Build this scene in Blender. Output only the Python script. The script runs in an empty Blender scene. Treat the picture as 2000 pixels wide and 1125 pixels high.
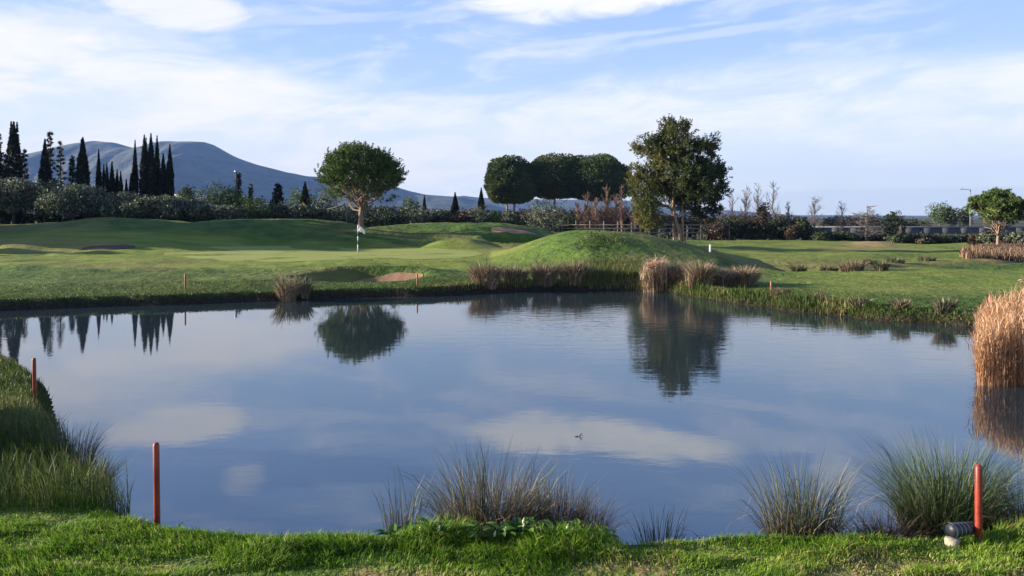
import bpy, math
import numpy as np
from mathutils import Vector

R = math.radians
sc = bpy.context.scene
COL = sc.collection

# ------------------------------------------------------------------ camera, sky, sun, exposure
FPX = 1444.0; HZ = 424.0; CAMZ = 2.85
cam_d = bpy.data.cameras.new('camera'); cam = bpy.data.objects.new('camera', cam_d); COL.objects.link(cam)
cam.location = (0, 0, CAMZ); cam.rotation_euler = (R(90), 0, 0)
cam_d.sensor_width = 36; cam_d.lens = 26; cam_d.shift_y = -138.5/2000
cam_d.clip_start = 0.1; cam_d.clip_end = 20000
sc.camera = cam

SUN_EL = 13.0; SUN_AZ = -86.0            # azimuth from +Y, clockwise
sun_d = bpy.data.lights.new('sun', 'SUN'); sun = bpy.data.objects.new('sun', sun_d); COL.objects.link(sun)
sun_d.energy = 5.0; sun_d.angle = R(0.5); sun_d.color = (1.0, 0.88, 0.68)
sv = Vector((math.sin(R(SUN_AZ))*math.cos(R(SUN_EL)), math.cos(R(SUN_AZ))*math.cos(R(SUN_EL)), math.sin(R(SUN_EL))))
sun.rotation_euler = sv.to_track_quat('Z', 'Y').to_euler()
sun.location = sv*50
sc.view_settings.view_transform = 'Standard'; sc.view_settings.look = 'None'
sc.view_settings.gamma = 1; sc.view_settings.exposure = 1.6
try: sc.view_settings.use_curve_mapping = False
except Exception: pass
sc.cycles.max_bounces = 6; sc.cycles.transparent_max_bounces = 4
sc.cycles.volume_bounces = 0

class NT:
    """small helper to write node maths"""
    def __init__(s, tree): s.t = tree; s.n = tree.nodes; s.l = tree.links
    def new(s, typ, **kw):
        nd = s.n.new(typ)
        for k, v in kw.items(): setattr(nd, k, v)
        return nd
    def put(s, sock, v):
        if hasattr(v, 'links') or isinstance(v, bpy.types.NodeSocket): s.l.new(v, sock)
        else: sock.default_value = v
    def m(s, op, a, b=None, c=None, clamp=False):
        nd = s.new('ShaderNodeMath', operation=op); nd.use_clamp = clamp
        s.put(nd.inputs[0], a)
        if b is not None: s.put(nd.inputs[1], b)
        if c is not None: s.put(nd.inputs[2], c)
        return nd.outputs[0]
    def mr(s, v, a, b, c=0.0, d=1.0, smooth=True):
        nd = s.new('ShaderNodeMapRange'); nd.interpolation_type = 'SMOOTHSTEP' if smooth else 'LINEAR'
        s.put(nd.inputs[0], v)
        for i, q in enumerate((a, b, c, d)): s.put(nd.inputs[i+1], q)
        return nd.outputs[0]
    def mix(s, f, a, b, typ='MIX'):
        nd = s.new('ShaderNodeMix', data_type='RGBA', blend_type=typ)
        s.put(nd.inputs[0], f); s.put(nd.inputs[6], a); s.put(nd.inputs[7], b)
        return nd.outputs[2]
    def noise(s, vec, scale, detail=4, rough=0.55, dist=0.0):
        nd = s.new('ShaderNodeTexNoise')
        if vec is not None: s.l.new(vec, nd.inputs['Vector'])
        nd.inputs['Scale'].default_value = scale; nd.inputs['Detail'].default_value = detail
        nd.inputs['Roughness'].default_value = rough; nd.inputs['Distortion'].default_value = dist
        return nd.outputs[0]
    def xyz(s, a, b, c):
        nd = s.new('ShaderNodeCombineXYZ')
        s.put(nd.inputs[0], a); s.put(nd.inputs[1], b); s.put(nd.inputs[2], c)
        return nd.outputs[0]
    def ramp(s, f, stops, interp='LINEAR'):
        nd = s.new('ShaderNodeValToRGB'); cr = nd.color_ramp; cr.interpolation = interp
        while len(cr.elements) > 1: cr.elements.remove(cr.elements[-1])
        for i, (p, c) in enumerate(stops):
            e = cr.elements[0] if i == 0 else cr.elements.new(p)
            e.position = p
            e.color = (c, c, c, 1) if isinstance(c, (int, float)) else (*c, 1)
        s.put(nd.inputs[0], f)
        return nd.outputs[0]

def azt(px, py):
    az = math.atan((px-1000)/FPX)
    return az, (HZ-py)/FPX*math.cos(az)

def build_world():
    w = bpy.data.worlds.new('World'); sc.world = w; w.use_nodes = True
    t = NT(w.node_tree); t.n.clear()
    out = t.new('ShaderNodeOutputWorld'); bg = t.new('ShaderNodeBackground')
    t.l.new(bg.outputs[0], out.inputs[0])
    sky = t.new('ShaderNodeTexSky', sky_type='NISHITA'); sky.sun_disc = False
    sky.sun_elevation = R(SUN_EL); sky.sun_rotation = R(SUN_AZ % 360)
    sky.air_density = 1.0; sky.dust_density = 1.2; sky.ozone_density = 3.0; sky.altitude = 0
    tc = t.new('ShaderNodeTexCoord'); sp = t.new('ShaderNodeSeparateXYZ'); t.l.new(tc.outputs['Generated'], sp.inputs[0])
    x, y, z = sp.outputs
    az = t.m('ARCTAN2', x, y)
    r = t.m('SQRT', t.m('ADD', t.m('MULTIPLY', x, x), t.m('MULTIPLY', y, y)))
    tt = t.m('DIVIDE', z, t.m('MAXIMUM', r, 0.05))
    # clouds: streaky noise laid along the sky
    q = t.m('SUBTRACT', t.m('MULTIPLY', tt, 13.0), t.m('MULTIPLY', az, 1.1))
    v1 = t.xyz(t.m('MULTIPLY', az, 3.2), q, 0.0)
    n1 = t.noise(v1, 1.0, 7, 0.6, 0.35)
    v2 = t.xyz(t.m('MULTIPLY', az, 7.0), t.m('SUBTRACT', t.m('MULTIPLY', tt, 22.0), t.m('MULTIPLY', az, 1.5)), 4.7)
    n2 = t.noise(v2, 1.0, 8, 0.62, 0.6)
    n1c = t.m('SUBTRACT', n1, 0.5); n2c = t.m('SUBTRACT', n2, 0.5)
    # upper edge of the large bank, as elevation over azimuth
    pts = [(-900, 95), (0, 40), (300, 75), (480, 130), (640, 178), (860, 195), (1000, 188), (1200, 158), (1450, 140), (1700, 128), (2000, 105), (3000, 120)]
    st = []
    for px, py in pts:
        a, e = azt(px, py); st.append(((a+1.2)/2.4, e*2))
    edge = t.m('MULTIPLY', t.ramp(t.m('DIVIDE', t.m('ADD', az, 1.2), 2.4), st, 'EASE'), 0.5)
    dd = t.m('SUBTRACT', t.m('ADD', edge, t.m('ADD', t.m('MULTIPLY', n1c, 0.07), t.m('MULTIPLY', n2c, 0.05))), tt)
    bank = t.mr(dd, -0.03, 0.035)
    # thins towards the horizon on the right
    thin = t.mr(t.m('SUBTRACT', tt, t.m('MULTIPLY', n1c, 0.06)), 0.02, 0.13, 0.0, 1.0)
    right = t.mr(az, 0.02, 0.36)
    keep = t.m('SUBTRACT', 1.0, t.m('MULTIPLY', right, t.m('SUBTRACT', 1.0, thin)))
    bank = t.m('MULTIPLY', bank, t.m('ADD', 0.30, t.m('MULTIPLY', keep, 0.62)))
    bank = t.m('MULTIPLY', bank, t.mr(t.m('ADD', n1, t.m('MULTIPLY', n2c, 0.8)), 0.25, 0.58, 0.55, 1.0))
    # wisps above
    wisp = t.m('MULTIPLY', t.mr(t.m('ADD', n1, t.m('MULTIPLY', n2c, 0.6)), 0.47, 0.72), t.mr(tt, .22, .34, 0.5, .35))
    cov = t.m('MAXIMUM', bank, wisp)
    # single soft puffs
    for px, py, rx, ry, am in ((1100, 4, .13, .030, 1.0), (1300, -26, .10, .024, 1.0), (345, 22, .085, .026, .8), (475, -92, .035, .022, .55), (1630, -70, .03, .035, .55),
                               (1420, 62, .30, .006, .3), (1150, 78, .16, .005, .35), (130, 40, .06, .012, .5), (700, 35, .2, .008, .25)):
        a, e = azt(px, py)
        du = t.m('DIVIDE', t.m('SUBTRACT', az, a), rx)
        slope = 0.09 if ry < .01 else 0.0
        dv = t.m('DIVIDE', t.m('SUBTRACT', t.m('SUBTRACT', tt, t.m('MULTIPLY', t.m('SUBTRACT', az, a), slope)), e), ry)
        g = t.m('SUBTRACT', 1.0, t.m('ADD', t.m('MULTIPLY', du, du), t.m('MULTIPLY', dv, dv)))
        g = t.m('ADD', g, t.m('MULTIPLY', n2c, 3.2))
        cov = t.m('MAXIMUM', cov, t.m('MULTIPLY', t.mr(g, -0.3, 1.0), am))
    cov = t.m('MULTIPLY', cov, t.mr(tt, 0.5, 1.6, 1.0, 0.35))
    # blue grey shelf of far cloud low on the right
    shelf = t.m('MULTIPLY', t.mr(t.m('ADD', tt, t.m('MULTIPLY', n2c, 0.012)), 0.036, 0.031), t.mr(az, 0.15, 0.3))
    # clear sky tint: deepened blue
    base = t.mix(1.0, sky.outputs[0], (0.92, 1.0, 1.22, 1), 'MULTIPLY')
    skyc = t.mix(1.0, base, (0.16, 0.16, 0.16, 1), 'MULTIPLY')
    gradc = t.ramp(tt, [(0.0, (0.72, 0.75, 0.75)), (0.07, (0.64, 0.72, 0.77)), (0.15, (0.46, 0.60, 0.79)), (0.28, (0.32, 0.47, 0.76)), (0.42, (0.19, 0.31, 0.58)), (1.0, (0.09, 0.16, 0.35))])
    skyc = t.mix(0.85, skyc, gradc)
    warm = t.mr(az, -0.7, 0.5)
    cl = t.mix(warm, (0.87, 0.82, 0.79, 1), (0.80, 0.80, 0.82, 1))
    cl = t.mix(t.mr(n2, 0.35, 0.7), t.mix(0.45, cl, (0.60, 0.68, 0.78, 1)), cl)
    c = t.mix(cov, skyc, cl)
    c = t.mix(t.m('MULTIPLY', shelf, 0.35), c, (0.48, 0.56, 0.66, 1))
    t.l.new(c, bg.inputs[0]); bg.inputs[1].default_value = 0.45
build_world()

# ------------------------------------------------------------------ helpers
def P(px, py, D): return np.array([(px-1000)/FPX*D, D, CAMZ-(py-HZ)/FPX*D])

def hash2(ix, iy, s):
    h = np.sin(ix*127.1+iy*311.7+s*74.7)*43758.5453
    return h-np.floor(h)
def vnoise(x, y, s=0):
    x = np.asarray(x, float); y = np.asarray(y, float)
    ix = np.floor(x); iy = np.floor(y); fx = x-ix; fy = y-iy
    fx = fx*fx*(3-2*fx); fy = fy*fy*(3-2*fy)
    a = hash2(ix, iy, s); b = hash2(ix+1, iy, s); c = hash2(ix, iy+1, s); d = hash2(ix+1, iy+1, s)
    return (a*(1-fx)+b*fx)*(1-fy)+(c*(1-fx)+d*fx)*fy
def fbm(x, y, o=4, s=0):
    v = 0; a = .5; f = 1; tot = 0
    for i in range(o):
        v = v+a*vnoise(np.asarray(x)*f, np.asarray(y)*f, s+i*13); tot += a; a *= .5; f *= 2.03
    return v/tot
def sstep(a, b, v):
    t = np.clip((np.asarray(v, float)-a)/(b-a), 0, 1); return t*t*(3-2*t)

def tag(o, label=None, cat=None, group=None, kind=None):
    if label: o['label'] = label
    if cat: o['category'] = cat
    if group: o['group'] = group
    if kind: o['kind'] = kind
    return o
def make_mesh(name, V, F, tint=None, smooth=False, mat=None, extra=None):
    V = np.asarray(V, np.float32); F = np.asarray(F, np.int32)
    me = bpy.data.meshes.new(name); k = F.shape[1]; n = len(F)
    me.vertices.add(len(V)); me.vertices.foreach_set('co', V.ravel())
    me.loops.add(n*k); me.loops.foreach_set('vertex_index', F.ravel())
    me.polygons.add(n)
    me.polygons.foreach_set('loop_start', np.arange(0, n*k, k, dtype=np.int32))
    me.polygons.foreach_set('loop_total', np.full(n, k, np.int32))
    if smooth: me.polygons.foreach_set('use_smooth', np.ones(n, bool))
    me.update(calc_edges=True)
    if tint is not None:
        a = me.attributes.new('tint', 'FLOAT', 'POINT'); a.data.foreach_set('value', np.asarray(tint, np.float32))
    for kk, vv in (extra or {}).items():
        a = me.attributes.new(kk, 'FLOAT', 'POINT'); a.data.foreach_set('value', np.asarray(vv, np.float32))
    if mat: me.materials.append(mat)
    return me
def link(name, me, parent=None, loc=None):
    o = bpy.data.objects.new(name, me); COL.objects.link(o)
    if parent is not None: o.parent = parent
    if loc is not None: o.location = loc
    return o
def thing(name, label, cat, loc, group=None, rz=0, sc_=None):
    o = bpy.data.objects.new(name, None); COL.objects.link(o); o.empty_display_size = .2
    o.location = loc; o.rotation_euler = (0, 0, rz)
    if sc_ is not None: o.scale = sc_
    return tag(o, label, cat, group)

class MB:
    """collects triangles"""
    def __init__(s): s.V = []; s.F = []; s.T = []; s.n = 0
    def add(s, V, F, tint=0.5):
        V = np.asarray(V, float); F = np.asarray(F, int)
        s.V.append(V); s.F.append(F+s.n); s.n += len(V)
        s.T.append(np.full(len(V), tint) if np.isscalar(tint) else np.asarray(tint))
    def tube(s, pts, rad, k=6, tint=0.5, cap=True):
        pts = np.asarray(pts, float); n = len(pts); rad = np.broadcast_to(rad, n)
        d = np.gradient(pts, axis=0); d /= np.linalg.norm(d, axis=1)[:, None]+1e-9
        up = np.array([0.13, 0.2, 1.0]) if abs(d[0][2]) < .8 else np.array([1., .1, 0])
        a = np.cross(d, up); a /= np.linalg.norm(a, axis=1)[:, None]+1e-9; b = np.cross(d, a)
        th = np.arange(k)/k*2*math.pi
        V = (pts[:, None, :]+(a[:, None, :]*np.cos(th)[None, :, None]+b[:, None, :]*np.sin(th)[None, :, None])*rad[:, None, None]).reshape(-1, 3)
        F = []
        for i in range(n-1):
            for j in range(k):
                p = i*k+j; q = i*k+(j+1) % k
                F += [(p, q, q+k), (p, q+k, p+k)]
        if cap:
            c = len(V); V = np.vstack([V, pts[-1:], pts[:1]])
            for j in range(k):
                F.append(((n-1)*k+j, (n-1)*k+(j+1) % k, c)); F.append(((j+1) % k, j, c+1))
        s.add(V, F, tint)
    def box(s, c, h, tint=0.5, rz=0.0):
        c = np.asarray(c, float); hx, hy, hz = h
        V = np.array([(x, y, z) for x in (-hx, hx) for y in (-hy, hy) for z in (-hz, hz)], float)
        if rz: ca, sa = math.cos(rz), math.sin(rz); V = np.c_[V[:, 0]*ca-V[:, 1]*sa, V[:, 0]*sa+V[:, 1]*ca, V[:, 2]]
        Q = [(0, 1, 3, 2), (4, 6, 7, 5), (0, 4, 5, 1), (2, 3, 7, 6), (0, 2, 6, 4), (1, 5, 7, 3)]
        F = []
        for a, b, cc, d in Q: F += [(a, b, cc), (a, cc, d)]
        s.add(V+c, F, tint)
    def build(s, name, mat, parent=None, loc=None, smooth=False):
        me = make_mesh(name, np.vstack(s.V), np.vstack(s.F), np.concatenate(s.T), smooth, mat)
        return link(name, me, parent, loc)

def blades(base, h, w, lean, az, tint, droop=0.4, seg=3, rng=None):
    """grass blades / rush stems as narrow ribbons ending in a point. all inputs arrays of N"""
    N = len(base); base = np.asarray(base, float)
    d = np.c_[np.cos(az), np.sin(az), np.zeros(N)]
    fa = rng.uniform(0, 2*math.pi, N) if rng is not None else az+math.pi/2
    sd = np.c_[np.cos(fa), np.sin(fa), np.zeros(N)]
    rows = []
    lev = np.linspace(0, 1, seg+1)
    for i, u in enumerate(lev):
        ang = lean*(u*(1-droop)+droop*u*u*1.6)
        c = base+d*(h*u*np.sin(ang))[:, None]+np.array([0, 0, 1])*(h*u*np.cos(ang))[:, None]
        if i < seg:
            ww = (w*(1-0.55*u**1.5))[:, None]*.5
            rows.append(c-sd*ww); rows.append(c+sd*ww)
        else: rows.append(c)
    k = len(rows)
    V = np.stack(rows, 1).reshape(-1, 3)
    f = []
    for i in range(seg-1): a = 2*i; f += [(a, a+1, a+3), (a, a+3, a+2)]
    a = 2*(seg-1); f.append((a, a+1, a+2))
    F = (np.arange(N)[:, None, None]*k+np.array(f)[None]).reshape(-1, 3)
    return V, F, np.repeat(tint, k), np.tile(np.concatenate([np.repeat(lev[:-1], 2), [1.0]]), N)

# ------------------------------------------------------------------ materials
def mat_new(name):
    m = bpy.data.materials.new(name); m.use_nodes = True
    t = NT(m.node_tree); t.n.clear()
    out = t.new('ShaderNodeOutputMaterial'); b = t.new('ShaderNodeBsdfPrincipled')
    t.l.new(b.outputs[0], out.inputs[0]); return m, t, b, out
def leaf_mat(name, c0, c1, c2=None, trans=0.3, rough=0.6, scale=1.2, c3=None):
    m, t, b, out = mat_new(name)
    at = t.new('ShaderNodeAttribute', attribute_name='tint')
    tc = t.new('ShaderNodeTexCoord')
    n = t.noise(tc.outputs['Object'], scale, 3)
    f = t.m('ADD', at.outputs['Fac'], t.m('MULTIPLY', t.m('SUBTRACT', n, .5), 0.7), clamp=True)
    st = [(0.0, c0), (1.0, c1)] if c2 is None else [(0.0, c0), (0.55, c1), (1.0, c2)]
    if c3 is not None: st = [(0.0, c0), (0.5, c1), (0.86, c2), (0.97, c3)]
    c = t.ramp(f, st)
    t.l.new(c, b.inputs['Base Color']); b.inputs['Roughness'].default_value = rough
    b.inputs['Specular IOR Level'].default_value = 0.25
    if trans > 0:
        tr = t.new('ShaderNodeBsdfTranslucent'); t.l.new(c, tr.inputs[0])
        mx = t.new('ShaderNodeMixShader'); mx.inputs[0].default_value = trans
        t.l.new(b.outputs[0], mx.inputs[1]); t.l.new(tr.outputs[0], mx.inputs[2]); t.l.new(mx.outputs[0], out.inputs[0])
    return m
def solid_mat(name, c0, c1, scale=8, rough=0.8, bump=0.0, stretch=(1, 1, 1), metal=0.0):
    m, t, b, out = mat_new(name)
    tc = t.new('ShaderNodeTexCoord'); mp = t.new('ShaderNodeMapping'); mp.inputs['Scale'].default_value = stretch
    t.l.new(tc.outputs['Object'], mp.inputs[0])
    n = t.noise(mp.outputs[0], scale, 5, 0.6)
    t.l.new(t.ramp(t.mr(n, .3, .7), [(0, c0), (1, c1)]), b.inputs['Base Color'])
    b.inputs['Roughness'].default_value = rough; b.inputs['Metallic'].default_value = metal
    if bump:
        bp = t.new('ShaderNodeBump'); bp.inputs['Strength'].default_value = 1; bp.inputs['Distance'].default_value = bump
        t.l.new(n, bp.inputs['Height']); t.l.new(bp.outputs[0], b.inputs['Normal'])
    return m

M = {}
M['pine_leaf'] = leaf_mat('pine_foliage', (.022, .046, .014), (.075, .118, .028), (.16, .20, .055), .2)
M['scots_leaf'] = leaf_mat('big_pine_foliage', (.018, .032, .014), (.066, .084, .028), (.18, .165, .055), .2)
M['umbrella_leaf'] = leaf_mat('umbrella_pine_foliage', (.022, .044, .016), (.062, .092, .026), (.14, .14, .045), .15)
M['cypress_leaf'] = leaf_mat('cypress_foliage', (.007, .012, .007), (.016, .024, .012), (.035, .038, .018), .05)
M['pole'] = None
M['olive_leaf'] = leaf_mat('olive_foliage', (.036, .048, .032), (.100, .120, .080), (.26, .28, .19), .22)
M['green_leaf'] = leaf_mat('green_tree_foliage', (.026, .052, .016), (.075, .120, .028), (.16, .19, .05), .25)
M['dark_leaf'] = leaf_mat('dark_shrub_foliage', (.014, .024, .014), (.038, .054, .028), (.09, .11, .05), .15)
M['brown_leaf'] = leaf_mat('brown_shrub_foliage', (.026, .019, .014), (.070, .050, .034), (.15, .105, .07), .15)
M['bare_wood'] = solid_mat('bare_twigs', (.10, .085, .085), (.17, .145, .14), 6)
M['red_twig'] = solid_mat('reddish_twigs', (.10, .062, .05), (.18, .11, .085), 6)
M['bark'] = solid_mat('pine_bark', (.11, .07, .05), (.34, .24, .18), 5, .9, .02, (3, 3, .6))
M['olive_bark'] = solid_mat('dark_bark', (.05, .04, .035), (.10, .085, .07), 5, .9, .02)
M['rush'] = leaf_mat('rush_stems', (.026, .036, .016), (.090, .100, .055), (.34, .31, .23), .2, .45)
M['rush_green'] = leaf_mat('green_rush_stems', (.020, .040, .014), (.070, .108, .040), (.24, .27, .14), .2, .5)
M['dry_rush'] = leaf_mat('dry_rush_stems', (.07, .038, .024), (.17, .10, .06), (.38, .28, .19), .2, .6)
M['reed'] = leaf_mat('dry_reed', (.15, .065, .032), (.33, .17, .088), (.55, .37, .24), .25, .6)
M['reed_far'] = leaf_mat('far_dry_reed', (.15, .095, .06), (.30, .21, .135), (.54, .43, .31), .25, .6)
M['plume'] = leaf_mat('reed_plume', (.30, .15, .10), (.46, .29, .21), (.72, .58, .46), .35, .7)
M['grass'] = leaf_mat('grass_blades', (.045, .115, .008), (.150, .290, .020), (.31, .40, .06), .4, .55, .8, (.48, .38, .20))
M['tallgrass'] = leaf_mat('tall_grass_blades', (.028, .052, .012), (.075, .110, .022), (.22, .19, .085), .3, .55, .5)
M['weed'] = leaf_mat('broad_leaves', (.03, .08, .010), (.075, .17, .022), (.19, .29, .06), .3, .6)
M['white_leaf'] = leaf_mat('pale_bloom', (.55, .55, .35), (.8, .8, .6), None, .2, .5)

def ground_material():
    m, t, b, out = mat_new('ground_turf')
    A = lambda n: t.new('ShaderNodeAttribute', attribute_name=n).outputs['Fac']
    geo = t.new('ShaderNodeNewGeometry'); pos = geo.outputs['Position']
    big = t.noise(pos, .09, 4, .6); mid = t.noise(pos, .7, 5, .65); fine = t.noise(pos, 9, 4, .7)
    mp = t.new('ShaderNodeMapping'); mp.inputs['Scale'].default_value = (.25, 1.6, 1); t.l.new(pos, mp.inputs[0])
    strk = t.noise(mp.outputs[0], 1.0, 5, .65)
    rough = t.mix(t.mr(mid, .3, .7), (.034, .076, .013, 1), (.100, .170, .026, 1))
    rough = t.mix(t.m('MULTIPLY', t.mr(big, .45, .75), .55), rough, (.15, .135, .04, 1))
    rough = t.mix(t.m('MULTIPLY', t.mr(strk, .52, .75), .5), rough, (.12, .18, .04, 1))
    rough = t.mix(t.m('MULTIPLY', t.mr(fine, .3, .75), .35), rough, (.03, .055, .012, 1))
    fair = t.mix(t.mr(strk, .35, .65), (.125, .185, .023, 1), (.235, .268, .050, 1))
    fair = t.mix(t.m('MULTIPLY', t.mr(big, .4, .75), .45), fair, (.21, .185, .06, 1))
    c = t.mix(A('fair'), rough, fair)
    c = t.mix(A('dry'), c, t.mix(mid, (.22, .155, .07, 1), (.36, .25, .12, 1)))
    c = t.mix(A('soil'), c, t.mix(t.mr(fine, .3, .7), (.012, .010, .007, 1), (.040, .032, .018, 1)))
    pave = t.mix(t.mr(fine, .35, .65), (.10, .14, .02, 1), (.20, .14, .07, 1))
    c = t.mix(A('bare'), c, pave)
    far = t.mix(t.mr(t.noise(pos, .012, 5), .35, .65), (.05, .06, .03, 1), (.10, .09, .05, 1))
    c = t.mix(A('farland'), c, far)
    t.l.new(c, b.inputs['Base Color']); b.inputs['Roughness'].default_value = .85
    b.inputs['Specular IOR Level'].default_value = .15
    bp = t.new('ShaderNodeBump'); bp.inputs['Strength'].default_value = 1.0; bp.inputs['Distance'].default_value = .22
    hgt = t.m('ADD', t.m('MULTIPLY', t.noise(pos, 2.6, 4, .6), t.m('SUBTRACT', 1.0, t.m('MULTIPLY', A('fair'), .85))), t.m('MULTIPLY', fine, .18))
    t.l.new(hgt, bp.inputs['Height']); t.l.new(bp.outputs[0], b.inputs['Normal'])
    return m
M['ground'] = ground_material()

def green_material():
    m, t, b, out = mat_new('putting_green_turf')
    geo = t.new('ShaderNodeNewGeometry'); pos = geo.outputs['Position']
    mp = t.new('ShaderNodeMapping'); mp.inputs['Scale'].default_value = (.12, .5, 1); t.l.new(pos, mp.inputs[0])
    n = t.noise(mp.outputs[0], 1.0, 5, .6); f = t.noise(pos, 6, 3)
    c = t.mix(t.mr(n, .3, .7), (.24, .285, .062, 1), (.32, .325, .095, 1))
    c = t.mix(t.m('MULTIPLY', f, .3), c, (.16, .22, .045, 1))
    t.l.new(c, b.inputs['Base Color']); b.inputs['Roughness'].default_value = .8; b.inputs['Specular IOR Level'].default_value = .15
    return m
M['green'] = green_material()
M['sand'] = solid_mat('bunker_sand', (.19, .105, .06), (.30, .18, .11), 2.5, .95, .03)
M['shadesand'] = solid_mat('shaded_bunker_sand', (.06, .038, .026), (.10, .065, .045), 2.5, .95, .03)  # sand colour darkened for the shade lying in the left bunker
M['fringe'] = solid_mat('fringe_turf', (.07, .11, .02), (.11, .15, .03), 1.5, .9, .03)

def water_material():
    m, t, b, out = mat_new('pond_water')
    geo = t.new('ShaderNodeNewGeometry'); pos = geo.outputs['Position']
    mp = t.new('ShaderNodeMapping'); mp.inputs['Scale'].default_value = (.8, 1.6, 1); t.l.new(pos, mp.inputs[0])
    n1 = t.noise(mp.outputs[0], 2.2, 3, .5); n2 = t.noise(mp.outputs[0], 9.0, 2, .5)
    sp = t.new('ShaderNodeSeparateXYZ'); t.l.new(pos, sp.inputs[0])
    mp2 = t.new('ShaderNodeMapping'); mp2.inputs['Scale'].default_value = (.10, .22, 1); t.l.new(pos, mp2.inputs[0])
    patch = t.mr(t.noise(mp2.outputs[0], 1.0, 3), .42, .66)
    far = t.m('MULTIPLY', t.mr(sp.outputs[1], 11.0, 20.0), t.m('MULTIPLY', t.mr(sp.outputs[0], -3.5, 1.5), 1.0))
    amp = t.m('ADD', .10, t.m('ADD', t.m('MULTIPLY', patch, .15), t.m('MULTIPLY', far, 1.0)))
    h = t.m('MULTIPLY', t.m('ADD', n1, t.m('MULTIPLY', n2, .22)), amp)
    bp = t.new('ShaderNodeBump'); bp.inputs['Strength'].default_value = 1; bp.inputs['Distance'].default_value = .006
    t.l.new(h, bp.inputs['Height'])
    gl = t.new('ShaderNodeBsdfGlossy'); gl.inputs['Roughness'].default_value = .025; gl.inputs[0].default_value = (.95, .97, 1.0, 1)
    df = t.new('ShaderNodeBsdfDiffuse'); df.inputs[0].default_value = (.022, .034, .042, 1)
    fr = t.new('ShaderNodeFresnel'); fr.inputs[0].default_value = 3.3
    for nd in (gl, fr): t.l.new(bp.outputs[0], nd.inputs['Normal'])
    mx = t.new('ShaderNodeMixShader')
    t.l.new(fr.outputs[0], mx.inputs[0]); t.l.new(df.outputs[0], mx.inputs[1]); t.l.new(gl.outputs[0], mx.inputs[2])
    t.l.new(mx.outputs[0], out.inputs[0])
    return m
M['water'] = water_material()

# ------------------------------------------------------------------ terrain
shore_px = [(-900, 618), (-300, 612), (0, 606), (100, 602), (200, 600), (362, 594), (480, 589), (520, 590), (600, 588), (640, 583), (760, 580), (860, 578), (960, 571),
            (1050, 567), (1150, 566), (1250, 567), (1310, 572), (1370, 583), (1430, 591), (1500, 601), (1560, 610), (1640, 619), (1740, 628), (1830, 634), (1900, 641), (2000, 650)]
LAKE = [((px-1000)/FPX*(CAMZ*FPX/(py-HZ)), CAMZ*FPX/(py-HZ)) for px, py in shore_px]
LAKE += [(14.5, 16.5), (14, 14.2), (12.5, 12.8), (11.5, 10.5), (9.5, 8.2), (7.2, 6.9), (5.6, 6.35), (4.0, 6.22), (2.4, 6.16), (1.2, 6.10), (0, 6.1), (-1.0, 6.18), (-2.0, 6.1), (-2.5, 6.15), (-2.85, 6.38), (-3.3, 6.55),
         (-3.7, 6.9), (-4.25, 7.6), (-4.75, 8.15), (-5.3, 8.8), (-5.75, 9.5), (-6.15, 10.1), (-6.75, 10.95), (-7.6, 12.0), (-8.8, 13.3), (-10.2, 14.8), (-13.5, 16.0), (-18, 16), (-27, 15)]
LAKE = np.array(LAKE)
# dense wobble along the shore
def densify(poly, step=0.5, wob=0.12):
    out = []
    n = len(poly)
    for i in range(n):
        a, b = poly[i], poly[(i+1) % n]; L = np.hypot(*(b-a)); k = max(1, int(L/step))
        for j in range(k): out.append(a+(b-a)*j/k)
    out = np.array(out)
    s = np.arange(len(out))*step
    sm = out.copy()
    for _ in range(2): sm = (np.roll(sm, 1, 0)+sm*2+np.roll(sm, -1, 0))/4
    w = np.c_[fbm(s*.9, s*0+3, 3, 5)-.5, fbm(s*.9, s*0+9, 3, 8)-.5]*2*wob
    return sm+w*np.where(sm[:, 1:2] > 17, 2.6, 1.0)
LAKE_D = densify(LAKE, .6)

def lake_sd(x, y):
    """signed distance, negative inside"""
    x = np.asarray(x, float).ravel(); y = np.asarray(y, float).ravel()
    d = np.full(len(x), 1e9); inside = np.zeros(len(x), bool)
    A = LAKE_D; B = np.roll(LAKE_D, -1, 0)
    for (ax, ay), (bx, by) in zip(A, B):
        ex, ey = bx-ax, by-ay
        t = np.clip(((x-ax)*ex+(y-ay)*ey)/(ex*ex+ey*ey+1e-12), 0, 1)
        d = np.minimum(d, np.hypot(x-ax-t*ex, y-ay-t*ey))
        c = ((ay > y) != (by > y))
        with np.errstate(divide='ignore', invalid='ignore'):
            inside ^= c & (x < (bx-ax)*(y-ay)/(by-ay+1e-12)+ax)
    return np.where(inside, -d, d)

def ridge_fn(pts, D0, wf, wb, base):
    px = np.array([p[0] for p in pts], float); py = np.array([p[1] for p in pts], float)
    def f(x, y, z):
        D = D0(px_of(x, y)) if callable(D0) else D0
        p = 1000+x/D*FPX if not callable(D0) else px_of(x, y)
        zc = CAMZ-(np.interp(p, px, py)-HZ)/FPX*D
        zc = np.where((p < px[0]) | (p > px[-1]), -5, zc)
        u = y-D
        w = np.where(u < 0, 1-sstep(0, wf, -u), 1-sstep(0, wb, u))
        return z+np.maximum(zc-z, 0)*w
    return f
def px_of(x, y): return 1000+np.clip(x/np.maximum(y, 1), -3, 3)*FPX
def smooth_pts(pts):
    px = np.array([p[0] for p in pts], float); py = np.array([p[1] for p in pts], float)
    g = np.arange(px[0], px[-1]+1, 4.0); v = np.interp(g, px, py)
    k = np.exp(-np.linspace(-2, 2, 15)**2); k /= k.sum()
    v = np.convolve(np.pad(v, 7, mode='edge'), k, 'valid')
    return list(zip(g, v))
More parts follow.
